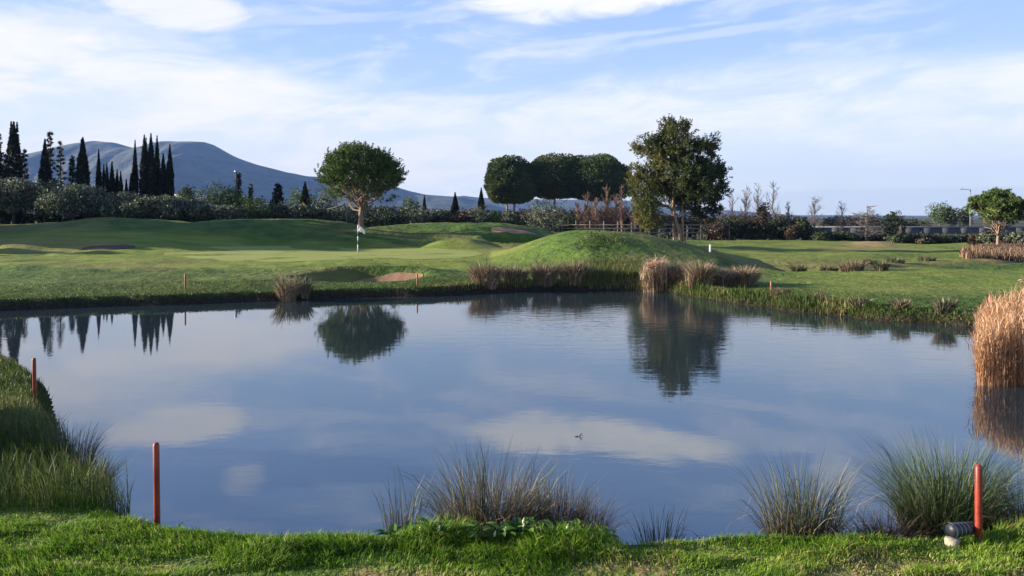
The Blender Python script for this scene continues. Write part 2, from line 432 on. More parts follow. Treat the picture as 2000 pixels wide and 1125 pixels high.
RIDGES = [
    ridge_fn(smooth_pts([(-1500, 446), (-400, 442), (0, 440), (60, 439), (100, 436), (150, 430), (200, 424), (250, 425), (300, 430), (350, 435), (400, 441), (460, 452), (520, 470), (560, 490)]), 62.0, 13, 40, .5),
    ridge_fn(smooth_pts([(300, 470), (330, 450), (380, 438), (420, 433), (480, 428), (560, 426), (620, 429), (660, 434), (690, 440), (740, 450), (780, 465), (820, 480)]), 64.0, 11, 16, .5),
    ridge_fn(smooth_pts([(640, 470), (690, 449), (740, 442), (800, 437), (850, 435), (920, 434), (980, 437), (1030, 445), (1080, 458), (1130, 473)]), 66.0, 11, 12, .5),
    ridge_fn(smooth_pts([(800, 492), (830, 481), (850, 472), (880, 466), (920, 467), (950, 475), (980, 484), (1010, 492)]), 57.0, 5, 4, .5),
    ridge_fn(smooth_pts([(760, 516), (860, 511), (930, 504), (970, 495), (1005, 484), (1040, 471), (1080, 460), (1115, 454.5), (1160, 452.5), (1215, 453), (1260, 459), (1320, 471), (1400, 492), (1470, 511), (1540, 528), (1620, 545)]), lambda p: np.interp(p, [700, 1000, 1150, 1600], [50, 46, 41, 40]), 13, 9, .5),
    ridge_fn(smooth_pts([(1250, 480), (1340, 474), (1400, 469), (1500, 470), (1600, 475), (1650, 473), (1675, 470), (1700, 468), (1725, 470), (1750, 474), (1800, 480), (1850, 488), (1930, 500)]),
             lambda p: np.interp(p, [1300, 1700, 1800, 1850, 1950], [76, 72, 64, 56, 50]), 14, 6, .4),
]
def bunker_dips(x, y):
    d = 0
    # front bunker near (750,540); left bunker (205,492); back bunker (1000,478)
    for px, py, z, rx, ry, dep in ((712, 534, .45, 3.3, 2.0, .62), (212, 494, .6, 3.0, 1.6, .5), (1005, 479, .6, 2.6, 1.6, .35)):
        D = (CAMZ-z)*FPX/(py-HZ); X = (px-1000)/FPX*D
        q = np.sqrt(((x-X)/rx)**2+((y-D)/ry)**2)
        d = d-dep*(1-sstep(.55, 1.0, q))
        d = d+(.10 if px != 712 else 0)*np.exp(-((q-1.15)/.16)**2)
        if px == 712: d = d+(.30*np.exp(-((y-D-ry*.95)/1.1)**2)-.10*np.exp(-((y-D+ry*.9)/.8)**2))*np.exp(-((x-X)/3.2)**4)
    return d
def height(x, y, sd=None):
    x = np.asarray(x, float); y = np.asarray(y, float); shp = x.shape
    x = x.ravel(); y = y.ravel()
    if sd is None: sd = lake_sd(x, y)
    z = 0.30*np.where(y > 17, sstep(0.0, .32, sd), sstep(0, .34, sd))+0.05*sstep(.5, 3, sd)+.12*sstep(4, 14, sd)*sstep(20, 30, y)
    z = z+np.where(y < 7, 0, .05*(fbm(x*.35, y*.35, 3, 2)-.5)*sstep(.3, 2, sd))
    for f in RIDGES: z = f(x, y, z)
    z = z+bunker_dips(x, y)*(sd > 0)
    # ditch across the right field
    p = px_of(x, y)
    dc = np.interp(p, [1380, 1500, 1650, 1800, 2100], [36, 37, 35, 37, 43])
    z = z-.40*np.exp(-((y-dc)/1.5)**2)*sstep(1400, 1520, p)
    z = z+.16*np.exp(-((y-dc-9)/3.0)**2)*sstep(1500, 1650, p)
    z = z+(fbm(x*.12, y*.12, 3, 40)-.5)*.22*sstep(30, 38, y)*(1-sstep(120, 200, y))
    far_ = sstep(27, 33, y)*(1-sstep(95, 120, y))
    z = z+(fbm(x*.26+3, y*.33, 3, 60)-.5)*.34*far_*(1-.75*np.exp(-(((x+8)/13)**2+((y-48)/7)**2)**2))
    z = z+(fbm(x*.9, y*.9, 3, 44)-.5)*.05*sstep(.3, 1.2, sd)+(fbm(x*1.1+y*.5, y*.7, 3, 64)-.5)*.10*sstep(.8, 2.5, sd)*sstep(21, 24, y)*(1-sstep(60, 80, y))*(1-.9*np.exp(-(((x+8)/13)**2+((y-48)/8)**2)**2))
    z = z-.55*sstep(77, 86, y)*sstep(1180, 1300, p)-.14*sstep(42, 54, y)*sstep(1330, 1450, p)
    # little dark fold running down the middle mound
    z = np.where(y > 105, z*(1-sstep(105, 150, y))+.2*sstep(105, 150, y), z)
    near = (y < 8) & (sd > .3)
    z = z+np.where(near, .0, 0)
    z = np.where(sd < 0, -.6*sstep(0, 1.6, -sd), z)
    return z.reshape(shp)
def gz(x, y): return float(height(np.array([x]), np.array([y]))[0])

def build_ground():
    rows = np.concatenate([np.linspace(-14, 3, 18)[:-1], np.linspace(3, 9, 75)[:-1], np.linspace(9, 22, 90)[:-1], np.linspace(22, 80, 330)[:-1], np.geomspace(80, 200, 60)[:-1], np.geomspace(200, 5200, 40)])
    t = np.linspace(-1, 1, 560); t = np.sign(t)*(0.62*np.abs(t)+1.0*np.abs(t)**4)
    Y, T = np.meshgrid(rows, t, indexing='ij'); X = (np.maximum(Y, 0)+7)*T
    sd = lake_sd(X, Y); Z = height(X, Y, sd).ravel()
    nr, nc = Y.shape
    idx = np.arange(nr*nc).reshape(nr, nc)
    F = np.stack([idx[:-1, :-1], idx[:-1, 1:], idx[1:, 1:], idx[1:, :-1]], -1).reshape(-1, 4)
    x = X.ravel(); y = Y.ravel(); p = px_of(x, y); py = HZ+(CAMZ-Z)*FPX/np.maximum(y, 1)
    fair = np.zeros(len(x))
    # mown surround of the green: D 33-56 left of the mound
    g = sstep(33.5, 36, y+.8*(fbm(x*.2, y*.2, 2, 3)-.5))*(1-sstep(55, 58, y))*(1-sstep(930, 1150, p-8*(y-45)))*sstep(-2500, -1500, p)
    fair = np.maximum(fair, g*.8)
    # fairway on the right
    g = sstep(1250, 1420, p)*sstep(37, 41, y)*(1-sstep(80, 90, y))*.6
    g2 = sstep(1450, 1650, p)*sstep(22, 26, y)*(1-sstep(33, 35, y))*.6
    fair = np.maximum(fair, np.maximum(g, g2))
    fair = np.where(y < 10, 0.25, fair)
    soil = (1-sstep(.15, .50, sd+.25*(fbm(x*2, y*2, 3, 6)-.5)))
    dry = np.zeros(len(x))
    dry = np.maximum(dry, .95*np.exp(-(((p-1700)/60)**2+((y-69)/8)**2)**2))
    dry = np.maximum(dry, .75*sstep(1860, 1930, p)*sstep(38, 42, y)*(1-sstep(58, 62, y)))
    dry = np.maximum(dry, .5*np.exp(-(((p-1000)/60)**2+((y-50)/3)**2))*1.0)
    dry = np.maximum(dry, .35*sstep(.55, .75, fbm(x*.12, y*.25, 3, 21))*sstep(28, 34, y)*(y < 100))
    bare = np.where(y < 5.6, sstep(5.60, 5.18, y+.45*(fbm(x*1.1, y*3, 3, 31)-.5))*sstep(.42, .58, fbm(x*1.3+3, y*2.5, 3, 77)), 0)
    farland = sstep(78, 100, y)
    me = make_mesh('ground', np.c_[x, y, Z], F, None, True, M['ground'], dict(fair=fair, soil=soil, dry=dry, bare=bare, farland=farland))
    tag(link('ground', me), kind='structure')
build_ground()

me = make_mesh('water', [(-60, 3.5, 0), (40, 3.5, 0), (40, 34, 0), (-60, 34, 0)], [(0, 1, 2, 3)], None, False, M['water'])
tag(link('water', me), kind='structure')

def patch(name, outline, mat, off, n=14, inner=1.0, sag=0):
    """sheet following the terrain inside a closed outline (world xy)"""
    o = np.array(outline, float); c = o.mean(0)
    rings = np.linspace(0, 1, n); V = [c]; k = len(o)
    for r in rings[1:]: V += list(c+(o-c)*r)
    V = np.array(V); z = height(V[:, 0], V[:, 1])+off
    F = []
    for j in range(k): F.append((0, 1+j, 1+(j+1) % k))
    for i in range(n-2):
        a = 1+i*k; b = a+k
        for j in range(k):
            q = (j+1) % k; F += [(a+j, b+j, b+q), (a+j, b+q, a+q)]
    me = make_mesh(name, np.c_[V, z], F, None, True, mat)
    return tag(link(name, me), kind='structure')
def ell(px, py, z, rx, ry, k=64, wob=.12, seed=1, sq=0.0):
    D = (CAMZ-z)*FPX/(py-HZ); X = (px-1000)/FPX*D
    a = np.arange(k)/k*2*math.pi
    w = 1+wob*(fbm(np.cos(a)*1.3+5, np.sin(a)*1.3+seed, 3, seed)-.5)*2
    return np.c_[X+rx*w*np.cos(a)*(1+sq*np.sin(a)), D+ry*w*np.sin(a)]
patch('putting_green', [((px-1000)/FPX*D, D) for px, D in ((330, 50), (420, 54), (560, 55.5), (700, 55), (850, 53.5), (930, 51), (945, 47), (900, 43), (820, 40.5), (700, 39.5), (560, 39), (440, 40), (350, 43), (310, 46.5))], M['green'], .012, 40)
patch('sand_bunker', ell(750, 535.6, .35, 1.6, .62, seed=4), M['sand'], .03)
patch('sand_bunker', ell(212, 495, .3, 1.9, .9, seed=7), M['shadesand'], .03)
patch('sand_bunker', ell(1005, 480, .45, 2.0, 1.1, seed=9), M['sand'], .03)

# ------------------------------------------------------------------ far hills
def hills(name, sil, D0, depth, mat, seed, rough=1.0):
    px = np.array([s[0] for s in sil], float); py = np.array([s[1] for s in sil], float)
    u = np.linspace(px[0], px[-1], 420); v = np.linspace(0, 1, 60)
    U, Vv = np.meshgrid(u, v)
    X0 = (U-1000)/FPX*D0
    zc = (HZ-np.interp(U, px, py))/FPX*D0+CAMZ+2
    prof = np.where(Vv < .6, sstep(0, 1, Vv/.6)**.9, 1-sstep(0, 1, (Vv-.6)/.4))
    Y = D0+(Vv-.6)*depth
    n = fbm(X0*.006, Y*.0035, 5, seed)-.5
    gul = np.abs(fbm(X0*.0045+Y*.001, Y*.001, 4, seed+5)-.5)*2
    env = (1-prof)*prof*4
    Z = zc*prof+zc*env*(.25*n-.22*(gul-.3))*rough + (fbm(X0*.03, Y*.03, 2, seed+9)-.5)*zc*.012*prof
    Z = np.where((Vv == 0) | (Vv == 1), -5, Z)
    idx = np.arange(U.size).reshape(U.shape)
    F = np.stack([idx[:-1, :-1], idx[:-1, 1:], idx[1:, 1:], idx[1:, :-1]], -1).reshape(-1, 4)
    me = make_mesh(name, np.c_[X0.ravel(), Y.ravel(), Z.ravel()], F, None, True, mat)
    return tag(link(name, me), kind='structure')
M['hill'] = solid_mat('wooded_hill', (.008, .016, .015), (.055, .066, .042), .012, .95, 16.0)
hills('hills', [(-900, 425), (-500, 380), (-250, 330), (-60, 308), (0, 303), (50, 303), (75, 308), (110, 299), (130, 292), (165, 281), (190, 277), (225, 280), (262, 290), (290, 292), (312, 284), (335, 278), (400, 279), (415, 283), (432, 293), (460, 308),
                (500, 322), (560, 337), (600, 345), (640, 348), (700, 352), (760, 362), (800, 374), (830, 381), (870, 384), (900, 386), (960, 400), (1040, 424)], 3300, 1500, M['hill'], 3)
hills('hills', [(700, 424), (790, 398), (860, 388), (905, 383), (940, 387), (1000, 388), (1080, 391), (1160, 390), (1240, 393), (1300, 400), (1400, 410), (1540, 420), (1600, 424)], 4300, 900, M['hill'], 12)
hills('hills', [(1380, 425), (1440, 422), (1600, 421), (1800, 422), (2200, 419), (2600, 424)], 3600, 600, M['hill'], 22, .3)
exec_marker = 0

# ------------------------------------------------------------------ foliage generators (return mesh data, local coords, base at 0)
def leaves(centers, rc, per, size, rng, up=0.3, flat=.5, elong=1.0, shape='quad', outward=None, tint=None):
    """clusters of leaf faces round the centres"""
    C_ = np.repeat(centers, per, 0); N = len(C_)
    rcs = np.repeat(np.broadcast_to(rc, len(centers)), per)
    d = rng.normal(size=(N, 3)); d /= np.linalg.norm(d, axis=1)[:, None]
    rad = rng.uniform(.25, 1, N)**.6
    p = C_+d*(rcs*rad)[:, None]*np.array([1, 1, flat])
    nrm = d*.7+rng.normal(size=(N, 3))*.55+np.array([0, 0, up])
    nrm /= np.linalg.norm(nrm, axis=1)[:, None]
    a = np.cross(nrm, rng.normal(size=(N, 3))); a /= np.linalg.norm(a, axis=1)[:, None]; b = np.cross(nrm, a)
    s = size*rng.uniform(.6, 1.3, N)[:, None]*.5
    V = np.stack([p-a*s*elong, p+b*s, p+a*s*elong, p-b*s], 1).reshape(-1, 3)
    F = (np.arange(N)[:, None]*4+np.arange(4)).reshape(-1, 4)
    tc = rng.uniform(0, 1, len(centers)) if tint is None else tint
    T = np.clip(np.repeat(np.repeat(tc, per)*.7+rng.uniform(0, .3, N), 4), 0, 1)
    return V, F, T
def needles(centers, dirs, rng, per, L, w, tint=None):
    """tufts of needles: thin triangles radiating round a shoot direction"""
    C_ = np.repeat(centers, per, 0); Dd = np.repeat(dirs, per, 0); N = len(C_)
    d = Dd*.8+rng.normal(size=(N, 3))*.62; d /= np.linalg.norm(d, axis=1)[:, None]
    a = np.cross(d, rng.normal(size=(N, 3))); a /= np.linalg.norm(a, axis=1)[:, None]
    l = (L*rng.uniform(.6, 1.2, N))[:, None]; ww = w*rng.uniform(.7, 1.3, N)[:, None]
    V = np.stack([C_-a*ww*.3, C_+d*l*.55+a*ww, C_+d*l, C_+d*l*.5-a*ww], 1).reshape(-1, 3)
    F = (np.arange(N)[:, None]*4+np.arange(4)).reshape(-1, 4)
    tc = rng.uniform(0, 1, len(centers)) if tint is None else tint
    T = np.clip(np.repeat(np.repeat(tc, per)*.65+rng.uniform(0, .35, N), 4), 0, 1)
    return V, F, T
def brushes(pts, dirs, rng, k, shoot, L, w, tint, spread, steps=4, per=6):
    """bottle-brush pine shoots: short needles set along k small upright twigs per point"""
    n = len(pts)*k
    P0 = np.repeat(pts, k, 0)+rng.normal(size=(n, 3))*spread
    Dr = np.repeat(dirs, k, 0)+rng.normal(size=(n, 3))*.28; Dr /= np.linalg.norm(Dr, axis=1)[:, None]
    ln = shoot*rng.uniform(.5, 1.1, n)
    u = np.linspace(0, 1, steps)
    C_ = (P0[:, None, :]+Dr[:, None, :]*(ln[:, None]*u[None])[:, :, None]).reshape(-1, 3)
    return needles(C_, np.repeat(Dr, steps, 0)*1.1, rng, per, L, w, tint=np.repeat(np.clip(np.repeat(tint, k), 0, 1), steps))
def blob_points(rng, blobs, n, shell=.35):
    """points near the surface of ellipsoid blobs, with outward directions"""
    vol = np.array([(b[3]*b[4]*b[5])**(2/3) for b in blobs]); k = rng.choice(len(blobs), n, p=vol/vol.sum())
    B = np.array(blobs)[k]
    d = rng.normal(size=(n, 3)); d /= np.linalg.norm(d, axis=1)[:, None]
    r = 1-shell*rng.uniform(0, 1, n)**1.5
    return B[:, :3]+d*B[:, 3:6]*r[:, None], d
def limb(p0, p1, rng, n=6, wob=.06, sag=0.0):
    t = np.linspace(0, 1, n)[:, None]; p0 = np.array(p0, float); p1 = np.array(p1, float)
    L = np.linalg.norm(p1-p0)
    w = rng.normal(size=(n, 3))*wob*L*np.sin(t*math.pi)
    return p0+(p1-p0)*t+w+np.array([0, 0, 1])*sag*L*(t*t-t)

def assemble(root, trunk_mb, bark, crown, leafmat, trunk_name='trunk'):
    if trunk_mb is not None: trunk_mb.build(trunk_name, bark, root, smooth=True)
    if crown is not None:
        V, F, T = crown
        link('crown', make_mesh('crown', V, F, T, False, leafmat), root)
def cat3(parts):
    V = []; F = []; T = []; n = 0
    for v, f, t in parts: V.append(v); F.append(f+n); T.append(t); n += len(v)
    return np.vstack(V), np.vstack(F), np.concatenate(T)

# --- cypress: tall flame, built once in unit height and scaled
def cypress_mesh(seed, tips=1, fat=1.0, ragged=.12):
    rng = np.random.default_rng(seed)
    n = 1500; u = rng.uniform(0, 1, n); th = rng.uniform(0, 2*math.pi, n)
    prof = np.minimum(1, (u/.16)**.5)*np.tanh(3.0*(1-u))**1.15*1.02
    rag = 1+ragged*(fbm(th*1.5, u*16, 3, seed)-.5)*4
    r = prof*rag*rng.uniform(.65, 1, n)
    C_ = np.c_[r*np.cos(th), r*np.sin(th), u*.97+.02]
    if tips > 1:
        for k in range(tips-1):
            m = 160; uu = rng.uniform(0, 1, m); a = rng.uniform(0, 6.28); rr = rng.uniform(.15, .4)
            h = rng.uniform(.86, .97)
            q = (1-uu)*.25
            tt = rng.uniform(0, 6.28, m)
            C_ = np.vstack([C_, np.c_[rr*math.cos(a)+q*np.cos(tt), rr*math.sin(a)+q*np.sin(tt), h-.25+uu*.28]])
    return C_
def cypress(root, H, W, seed, tips=1, ragged=.12, open_=False):
    rng = np.random.default_rng(seed)
    C_ = cypress_mesh(seed, tips, 1, ragged)*np.array([W/2, W/2, H])
    if open_: C_ = C_[rng.uniform(0, 1, len(C_)) < .5]
    d = np.c_[C_[:, 0]/W*.9, C_[:, 1]/W*.9, np.full(len(C_), 1.1)]; d /= np.linalg.norm(d, axis=1)[:, None]
    taper = .3+.7*np.clip((1-C_[:, 2]/H)*2.6, 0, 1)
    d[:, 2] += (1-taper)*1.5; d /= np.linalg.norm(d, axis=1)[:, None]
    cr = needles(C_, d, rng, 8, np.repeat(min(.34, .12+.13*W)*taper, 8), .045)
    mb = MB(); mb.tube([(0, 0, -.3), (0, 0, H*.4), (0, 0, H*.85)], [W*.07+.05, W*.05+.03, .01], 6)
    assemble(root, mb, M['olive_bark'], cr, M['cypress_leaf'])

# --- open conifer with whorled branches
def conifer(root, H, W, seed, dens=1.0, mat='cypress_leaf', droop=-.1):
    rng = np.random.default_rng(seed); mb = MB(); cs = []; ds = []
    mb.tube([(0, 0, -.3), (.05, 0, H*.5), (0, 0, H)], [.14, .09, .02], 6)
    nb = int(40*dens)
    for i in range(nb):
        u = .12+.87*(i/nb)+rng.uniform(-.01, .01); a = i*2.4+rng.uniform(-.4, .4)
        L = W/2*(1.05-u)**.75*rng.uniform(.55, 1.1)
        p0 = np.array([0, 0, u*H]); p1 = p0+np.array([math.cos(a)*L, math.sin(a)*L, L*rng.uniform(droop, .35)])
        l = limb(p0, p1, rng, 5, .04); mb.tube(l, np.linspace(.04, .01, 5), 3, cap=False)
        m = max(3, int(9*L))
        t = rng.uniform(.3, 1.05, m)[:, None]; q = p0+(p1-p0)*t+rng.normal(size=(m, 3))*.08*L
        cs.append(q); ds.append(np.tile((p1-p0)/L*.8+np.array([0, 0, .4]), (m, 1)))
    q = np.vstack(cs); dd = np.vstack(ds)
    assemble(root, mb, M['olive_bark'], needles(q, dd, rng, 12, .30, .045), M[mat])

# --- round leafy tree / shrub from blobs
def leafy(root, W, H, seed, mat, trunk_h=.3, nblob=7, leaf=.16, ncl=420, per=9, flat=.8, bark='olive_bark', trunks=1, depth=None, lowfill=True):
    rng = np.random.default_rng(seed); Wd = depth or W
    blobs = []
    for i in range(nblob):
        a = rng.uniform(0, 6.28); rr = rng.uniform(.1, .32) if i else 0
        s = rng.uniform(.24, .36) if i else .36
        zc = trunk_h+(1-trunk_h)*rng.uniform(.25, .72) if i else trunk_h+(1-trunk_h)*.5
        hz = (1-trunk_h)*s*1.25
        zc = min(zc, 1-hz)
        blobs.append((rr*W*math.cos(a), rr*Wd*math.sin(a), zc*H, s*W, s*Wd, hz*H))
    pts, d = blob_points(rng, blobs, ncl, .5)
    pts[:, 2] = np.maximum(pts[:, 2], .03*H)
    cr = leaves(pts, W*.075*rng.uniform(.6, 1.5, ncl), per, leaf, rng, flat=flat)
    mb = MB()
    for k in range(trunks):
        off = rng.uniform(-.05, .05, 2)*W*(trunks > 1)
        top = np.array([off[0]*2, off[1]*2, H*max(trunk_h, .25)])
        mb.tube(limb((off[0], off[1], -.2), top, rng, 5, .05), np.linspace(.035*H+.03, .02*H+.02, 5), 6)
        for i in range(5):
            b = blobs[rng.integers(len(blobs))]
            mb.tube(limb(top, b[:3], rng, 5, .07), np.linspace(.018*H+.01, .01, 5), 4, cap=False)
    assemble(root, mb, M[bark], cr, M[mat])

# --- umbrella pine crown (dense rounded dome made of rounded clumps)
def umbrella(root, W, H, hb, seed, trunks=1, leafmat='umbrella_leaf', tuft=.34, n=2600, per=7, Wd=None):
    """hb: height of the crown's underside"""
    rng = np.random.default_rng(seed); Wd = Wd or W; mb = MB()
    R_ = W/2; Rd = Wd/2; zc = hb+.38*(H-hb)
    cen = rng.normal(size=(150, 3)); cen /= np.linalg.norm(cen, axis=1)[:, None]          # cauliflower lobes
    d = rng.normal(size=(n, 3)); d /= np.linalg.norm(d, axis=1)[:, None]
    near = (d@cen.T).max(1); lob = np.sqrt(np.clip(1-((1-near)/.035), 0, 1))
    big = fbm(d[:, 0]*1.6+seed, d[:, 1]*1.6+d[:, 2]*1.6, 2, seed)-.5
    rr = (.86+.07*lob+.36*big)*(1-.5*rng.uniform(0, 1, n)**1.7)
    sz = np.where(d[:, 2] > 0, H-zc, zc-hb)
    e = d.copy(); e[:, :2] *= (1/np.maximum(np.hypot(d[:, 0], d[:, 1]), .05)**.18)[:, None]
    pts = np.c_[e[:, 0]*rr*R_*1.1, e[:, 1]*rr*Rd*1.1, zc+np.sign(d[:, 2])*np.abs(d[:, 2])**np.where(d[:, 2] > 0, .85, 1.3)*rr*sz*1.06]
    blobs = [(R_*.5*math.cos(q*2.4)*math.sqrt((q+.5)/24), Rd*.5*math.sin(q*2.4)*math.sqrt((q+.5)/24), hb+(H-hb)*.3, .5, .5, .4) for q in range(24)]
    cr = needles(pts, d*.8+np.array([0, 0, .35]), rng, per, tuft, tuft*.2, tint=np.clip(.28+.28*lob+1.1*big+rng.normal(size=n)*.08, 0, 1))
    for k in range(trunks):
        o = (k-(trunks-1)/2)*W*.12
        top = np.array([o*1.3, 0, hb*1.02])
        mb.tube(limb((o*.5, 0, -.3), top, rng, 7, .02), np.linspace(.032*H*.6+.05, .018*H*.6+.03, 7), 8)
        for i in range(9):
            b = blobs[rng.integers(len(blobs))]
            mb.tube(limb(top, (b[0], b[1], b[2]-.2), rng, 6, .05, .12), np.linspace(.011*H, .012, 6), 4, cap=False)
    assemble(root, mb, M['bark'], cr, M[leafmat])

# --- bare deciduous tree
def bare(root, H, W, seed, mat='bare_wood', n1=26, upright=.85, trunk=True, thick=1.0, twigs=7):
    rng = np.random.default_rng(seed); mb = MB()
    tr = limb((0, 0, -.2), (rng.uniform(-.03, .03)*H, 0, H), rng, 8, .012)
    mb.tube(tr, np.linspace(.014*H+.02, .008, 8)*thick, 5)
    br = MB()
    for i in range(n1):
        u = rng.uniform(.12, .92); k = u*7; i0 = int(k); p0 = tr[i0]+(tr[min(i0+1, 7)]-tr[i0])*(k-i0)
        a = rng.uniform(0, 6.28); L = H*.34*(1.08-u)*rng.uniform(.6, 1.2)
        out = W/2*(1.1-u*.75)*rng.uniform(.4, 1.0)
        p1 = p0+np.array([math.cos(a)*out, math.sin(a)*out, L*upright+.1])
        l = limb(p0, p1, rng, 5, .05, .12); br.tube(l, np.linspace(.022, .009, 5)*thick, 3, cap=False)
        for j in range(twigs):
            k2 = rng.uniform(.8, 3.9); j0 = int(k2); q0 = l[j0]+(l[j0+1]-l[j0])*(k2-j0)
            q1 = q0+np.array([rng.normal()*.25*out, rng.normal()*.25*out, L*rng.uniform(.15, .5)])
            br.tube([q0, (q0+q1)/2+rng.normal(size=3)*.03, q1], [.010*thick, .008*thick, .005*thick], 3, cap=False)
    mb.build('trunk', M[mat], root, smooth=True)
    br.build('branches', M[mat], root)

def place(px, D): X = (px-1000)/FPX*D; return (X, D, gz(X, D))
def tree_at(px, D, topy, name, label, cat, group=None):
    loc = place(px, D); H = CAMZ-(topy-HZ)/FPX*D-loc[2]
    return thing(name, label, cat, loc, group), H

# ------------------------------------------------------------------ cypresses and conifers on the left
cyp = [  # px, top, width px, D, tips, label
    (27, 236, 30, 76, 3, 'tallest dark cypress at the far left with a doubled pointed tip'),
    (88, 270, 20, 76, 1, 'broad dark cypress in front of the open conifers on the left'),
    (162, 267, 25, 76, 2, 'broad lone cypress standing against the left peak of the mountain'),
    (193, 290, 9, 80, 1, 'very thin cypress just right of the broad lone cypress'),
    (203, 320, 9, 84, 1, 'small thin cypress, left one of the short row below the saddle'),
    (209, 318, 9, 83, 1, 'small thin cypress, touching the left end of the short row'),
    (219, 314, 12, 83, 1, 'small cypress, tallest of the short row below the saddle'),
    (229, 330, 9, 84, 1, 'small cypress right of the tallest one in the short row'),
    (236, 333, 9, 85, 1, 'small cypress near the right end of the short row'),
    (247, 349, 8, 86, 1, 'tiny cypress, lowest of all the cypresses over the olive trees'),
    (256, 338, 9, 84, 1, 'small cypress at the foot of the needle-thin tall cypress'),
    (264, 272, 10, 80, 1, 'needle-thin tall cypress left of the tight cypress cluster'),
    (282, 262, 16, 79, 2, 'left cypress of the tight tall cluster'),
    (295, 259, 17, 79, 2, 'tallest cypress in the middle of the tight cluster'),
    (307, 263, 12, 80, 1, 'slim cypress with a thin spire at the right of the tight cluster'),
    (319, 298, 14, 79, 1, 'shorter cypress between the slim spire and the last tall cypress'),
    (332, 280, 14, 79, 1, 'tall cypress standing last on the right of the cypress cluster'),
    (889, 375, 14, 95, 1, 'small pointed cypress alone above the brown shrubs in the middle'),
    (940, 366, 13, 98, 2, 'small round-topped cypress left of the umbrella pines'),
    (829, 381, 8, 96, 1, 'tiny dark cypress beside the low round pine right of the flag'),
    (596, 354, 18, 88, 1, 'dark pointed cypress among olive-green trees left of the round pine'),
]
for i, (px, ty, w, D, tips, lab) in enumerate(cyp):
    r, H = tree_at(px, D, ty, 'cypress_tree', lab, 'cypress', 'cypress trees')
    cypress(r, H, w/FPX*D, 100+i, tips, .10+.08*((i*37) % 5)/4)
con = [(-12, 250, 85, 74, 2.6, 'large dark conifer with layered branches cut by the left edge'),
       (98, 255, 34, 80, 1.0, 'open thin conifer with visible sky between its branches on the left'),
       (118, 276, 30, 79, .8, 'sparse thin conifer right of the taller open conifer'),
       (141, 305, 22, 79, 1.2, 'short ragged conifer left of the broad lone cypress'),
       (48, 290, 26, 78, .8, 'scraggy bare-branched conifer beside the tallest cypress'),
       (466, 338, 22, 80, .9, 'narrow broken conifer next to a pale utility pole'),
       (543, 360, 42, 78, 1.6, 'dark pointed conifer rising from the dark shrubs left of the round pine'),
       (490, 360, 16, 90, .8, 'small far conifer behind the green trees')]
for i, (px, ty, w, D, dens, lab) in enumerate(con):
    r, H = tree_at(px, D, ty, 'conifer_tree', lab, 'conifer', 'dark conifers on the left')
    conifer(r, H, w/FPX*D, 200+i, dens*1.3)
# ------------------------------------------------------------------ olives
olv = [(28, 345, 105, 72), (88, 352, 80, 73), (142, 357, 110, 71), (190, 363, 70, 74), (238, 372, 85, 71), (286, 380, 80, 70), (326, 383, 85, 70), (372, 388, 55, 73), (402, 400, 60, 71), (440, 402, 60, 70), (-60, 345, 110, 71)]
ol_lab = ['grey-green olive tree at the far left under the tallest cypress', 'olive tree below the broad dark cypress on the left', 'wide olive tree left of the lone broad cypress',
          'small olive tree under the broad lone cypress', 'pale-topped olive tree under the short cypress row', 'silvery olive tree at the foot of the tight cypress cluster',
          'pale olive tree right of the tight cypress cluster', 'small olive tree left of the green bushy tree', 'low olive bush in front of the green bushy tree', 'dark olive bush right of the low one, under the broken conifer', 'olive tree cut by the left edge']
for i, (px, ty, w, D) in enumerate(olv):
    r, H = tree_at(px, D, ty, 'olive_tree', ol_lab[i], 'olive tree', 'olive trees on the left')
    leafy(r, w/FPX*D, H, 300+i, 'olive_leaf', .22, 9, .17, 650, 9)
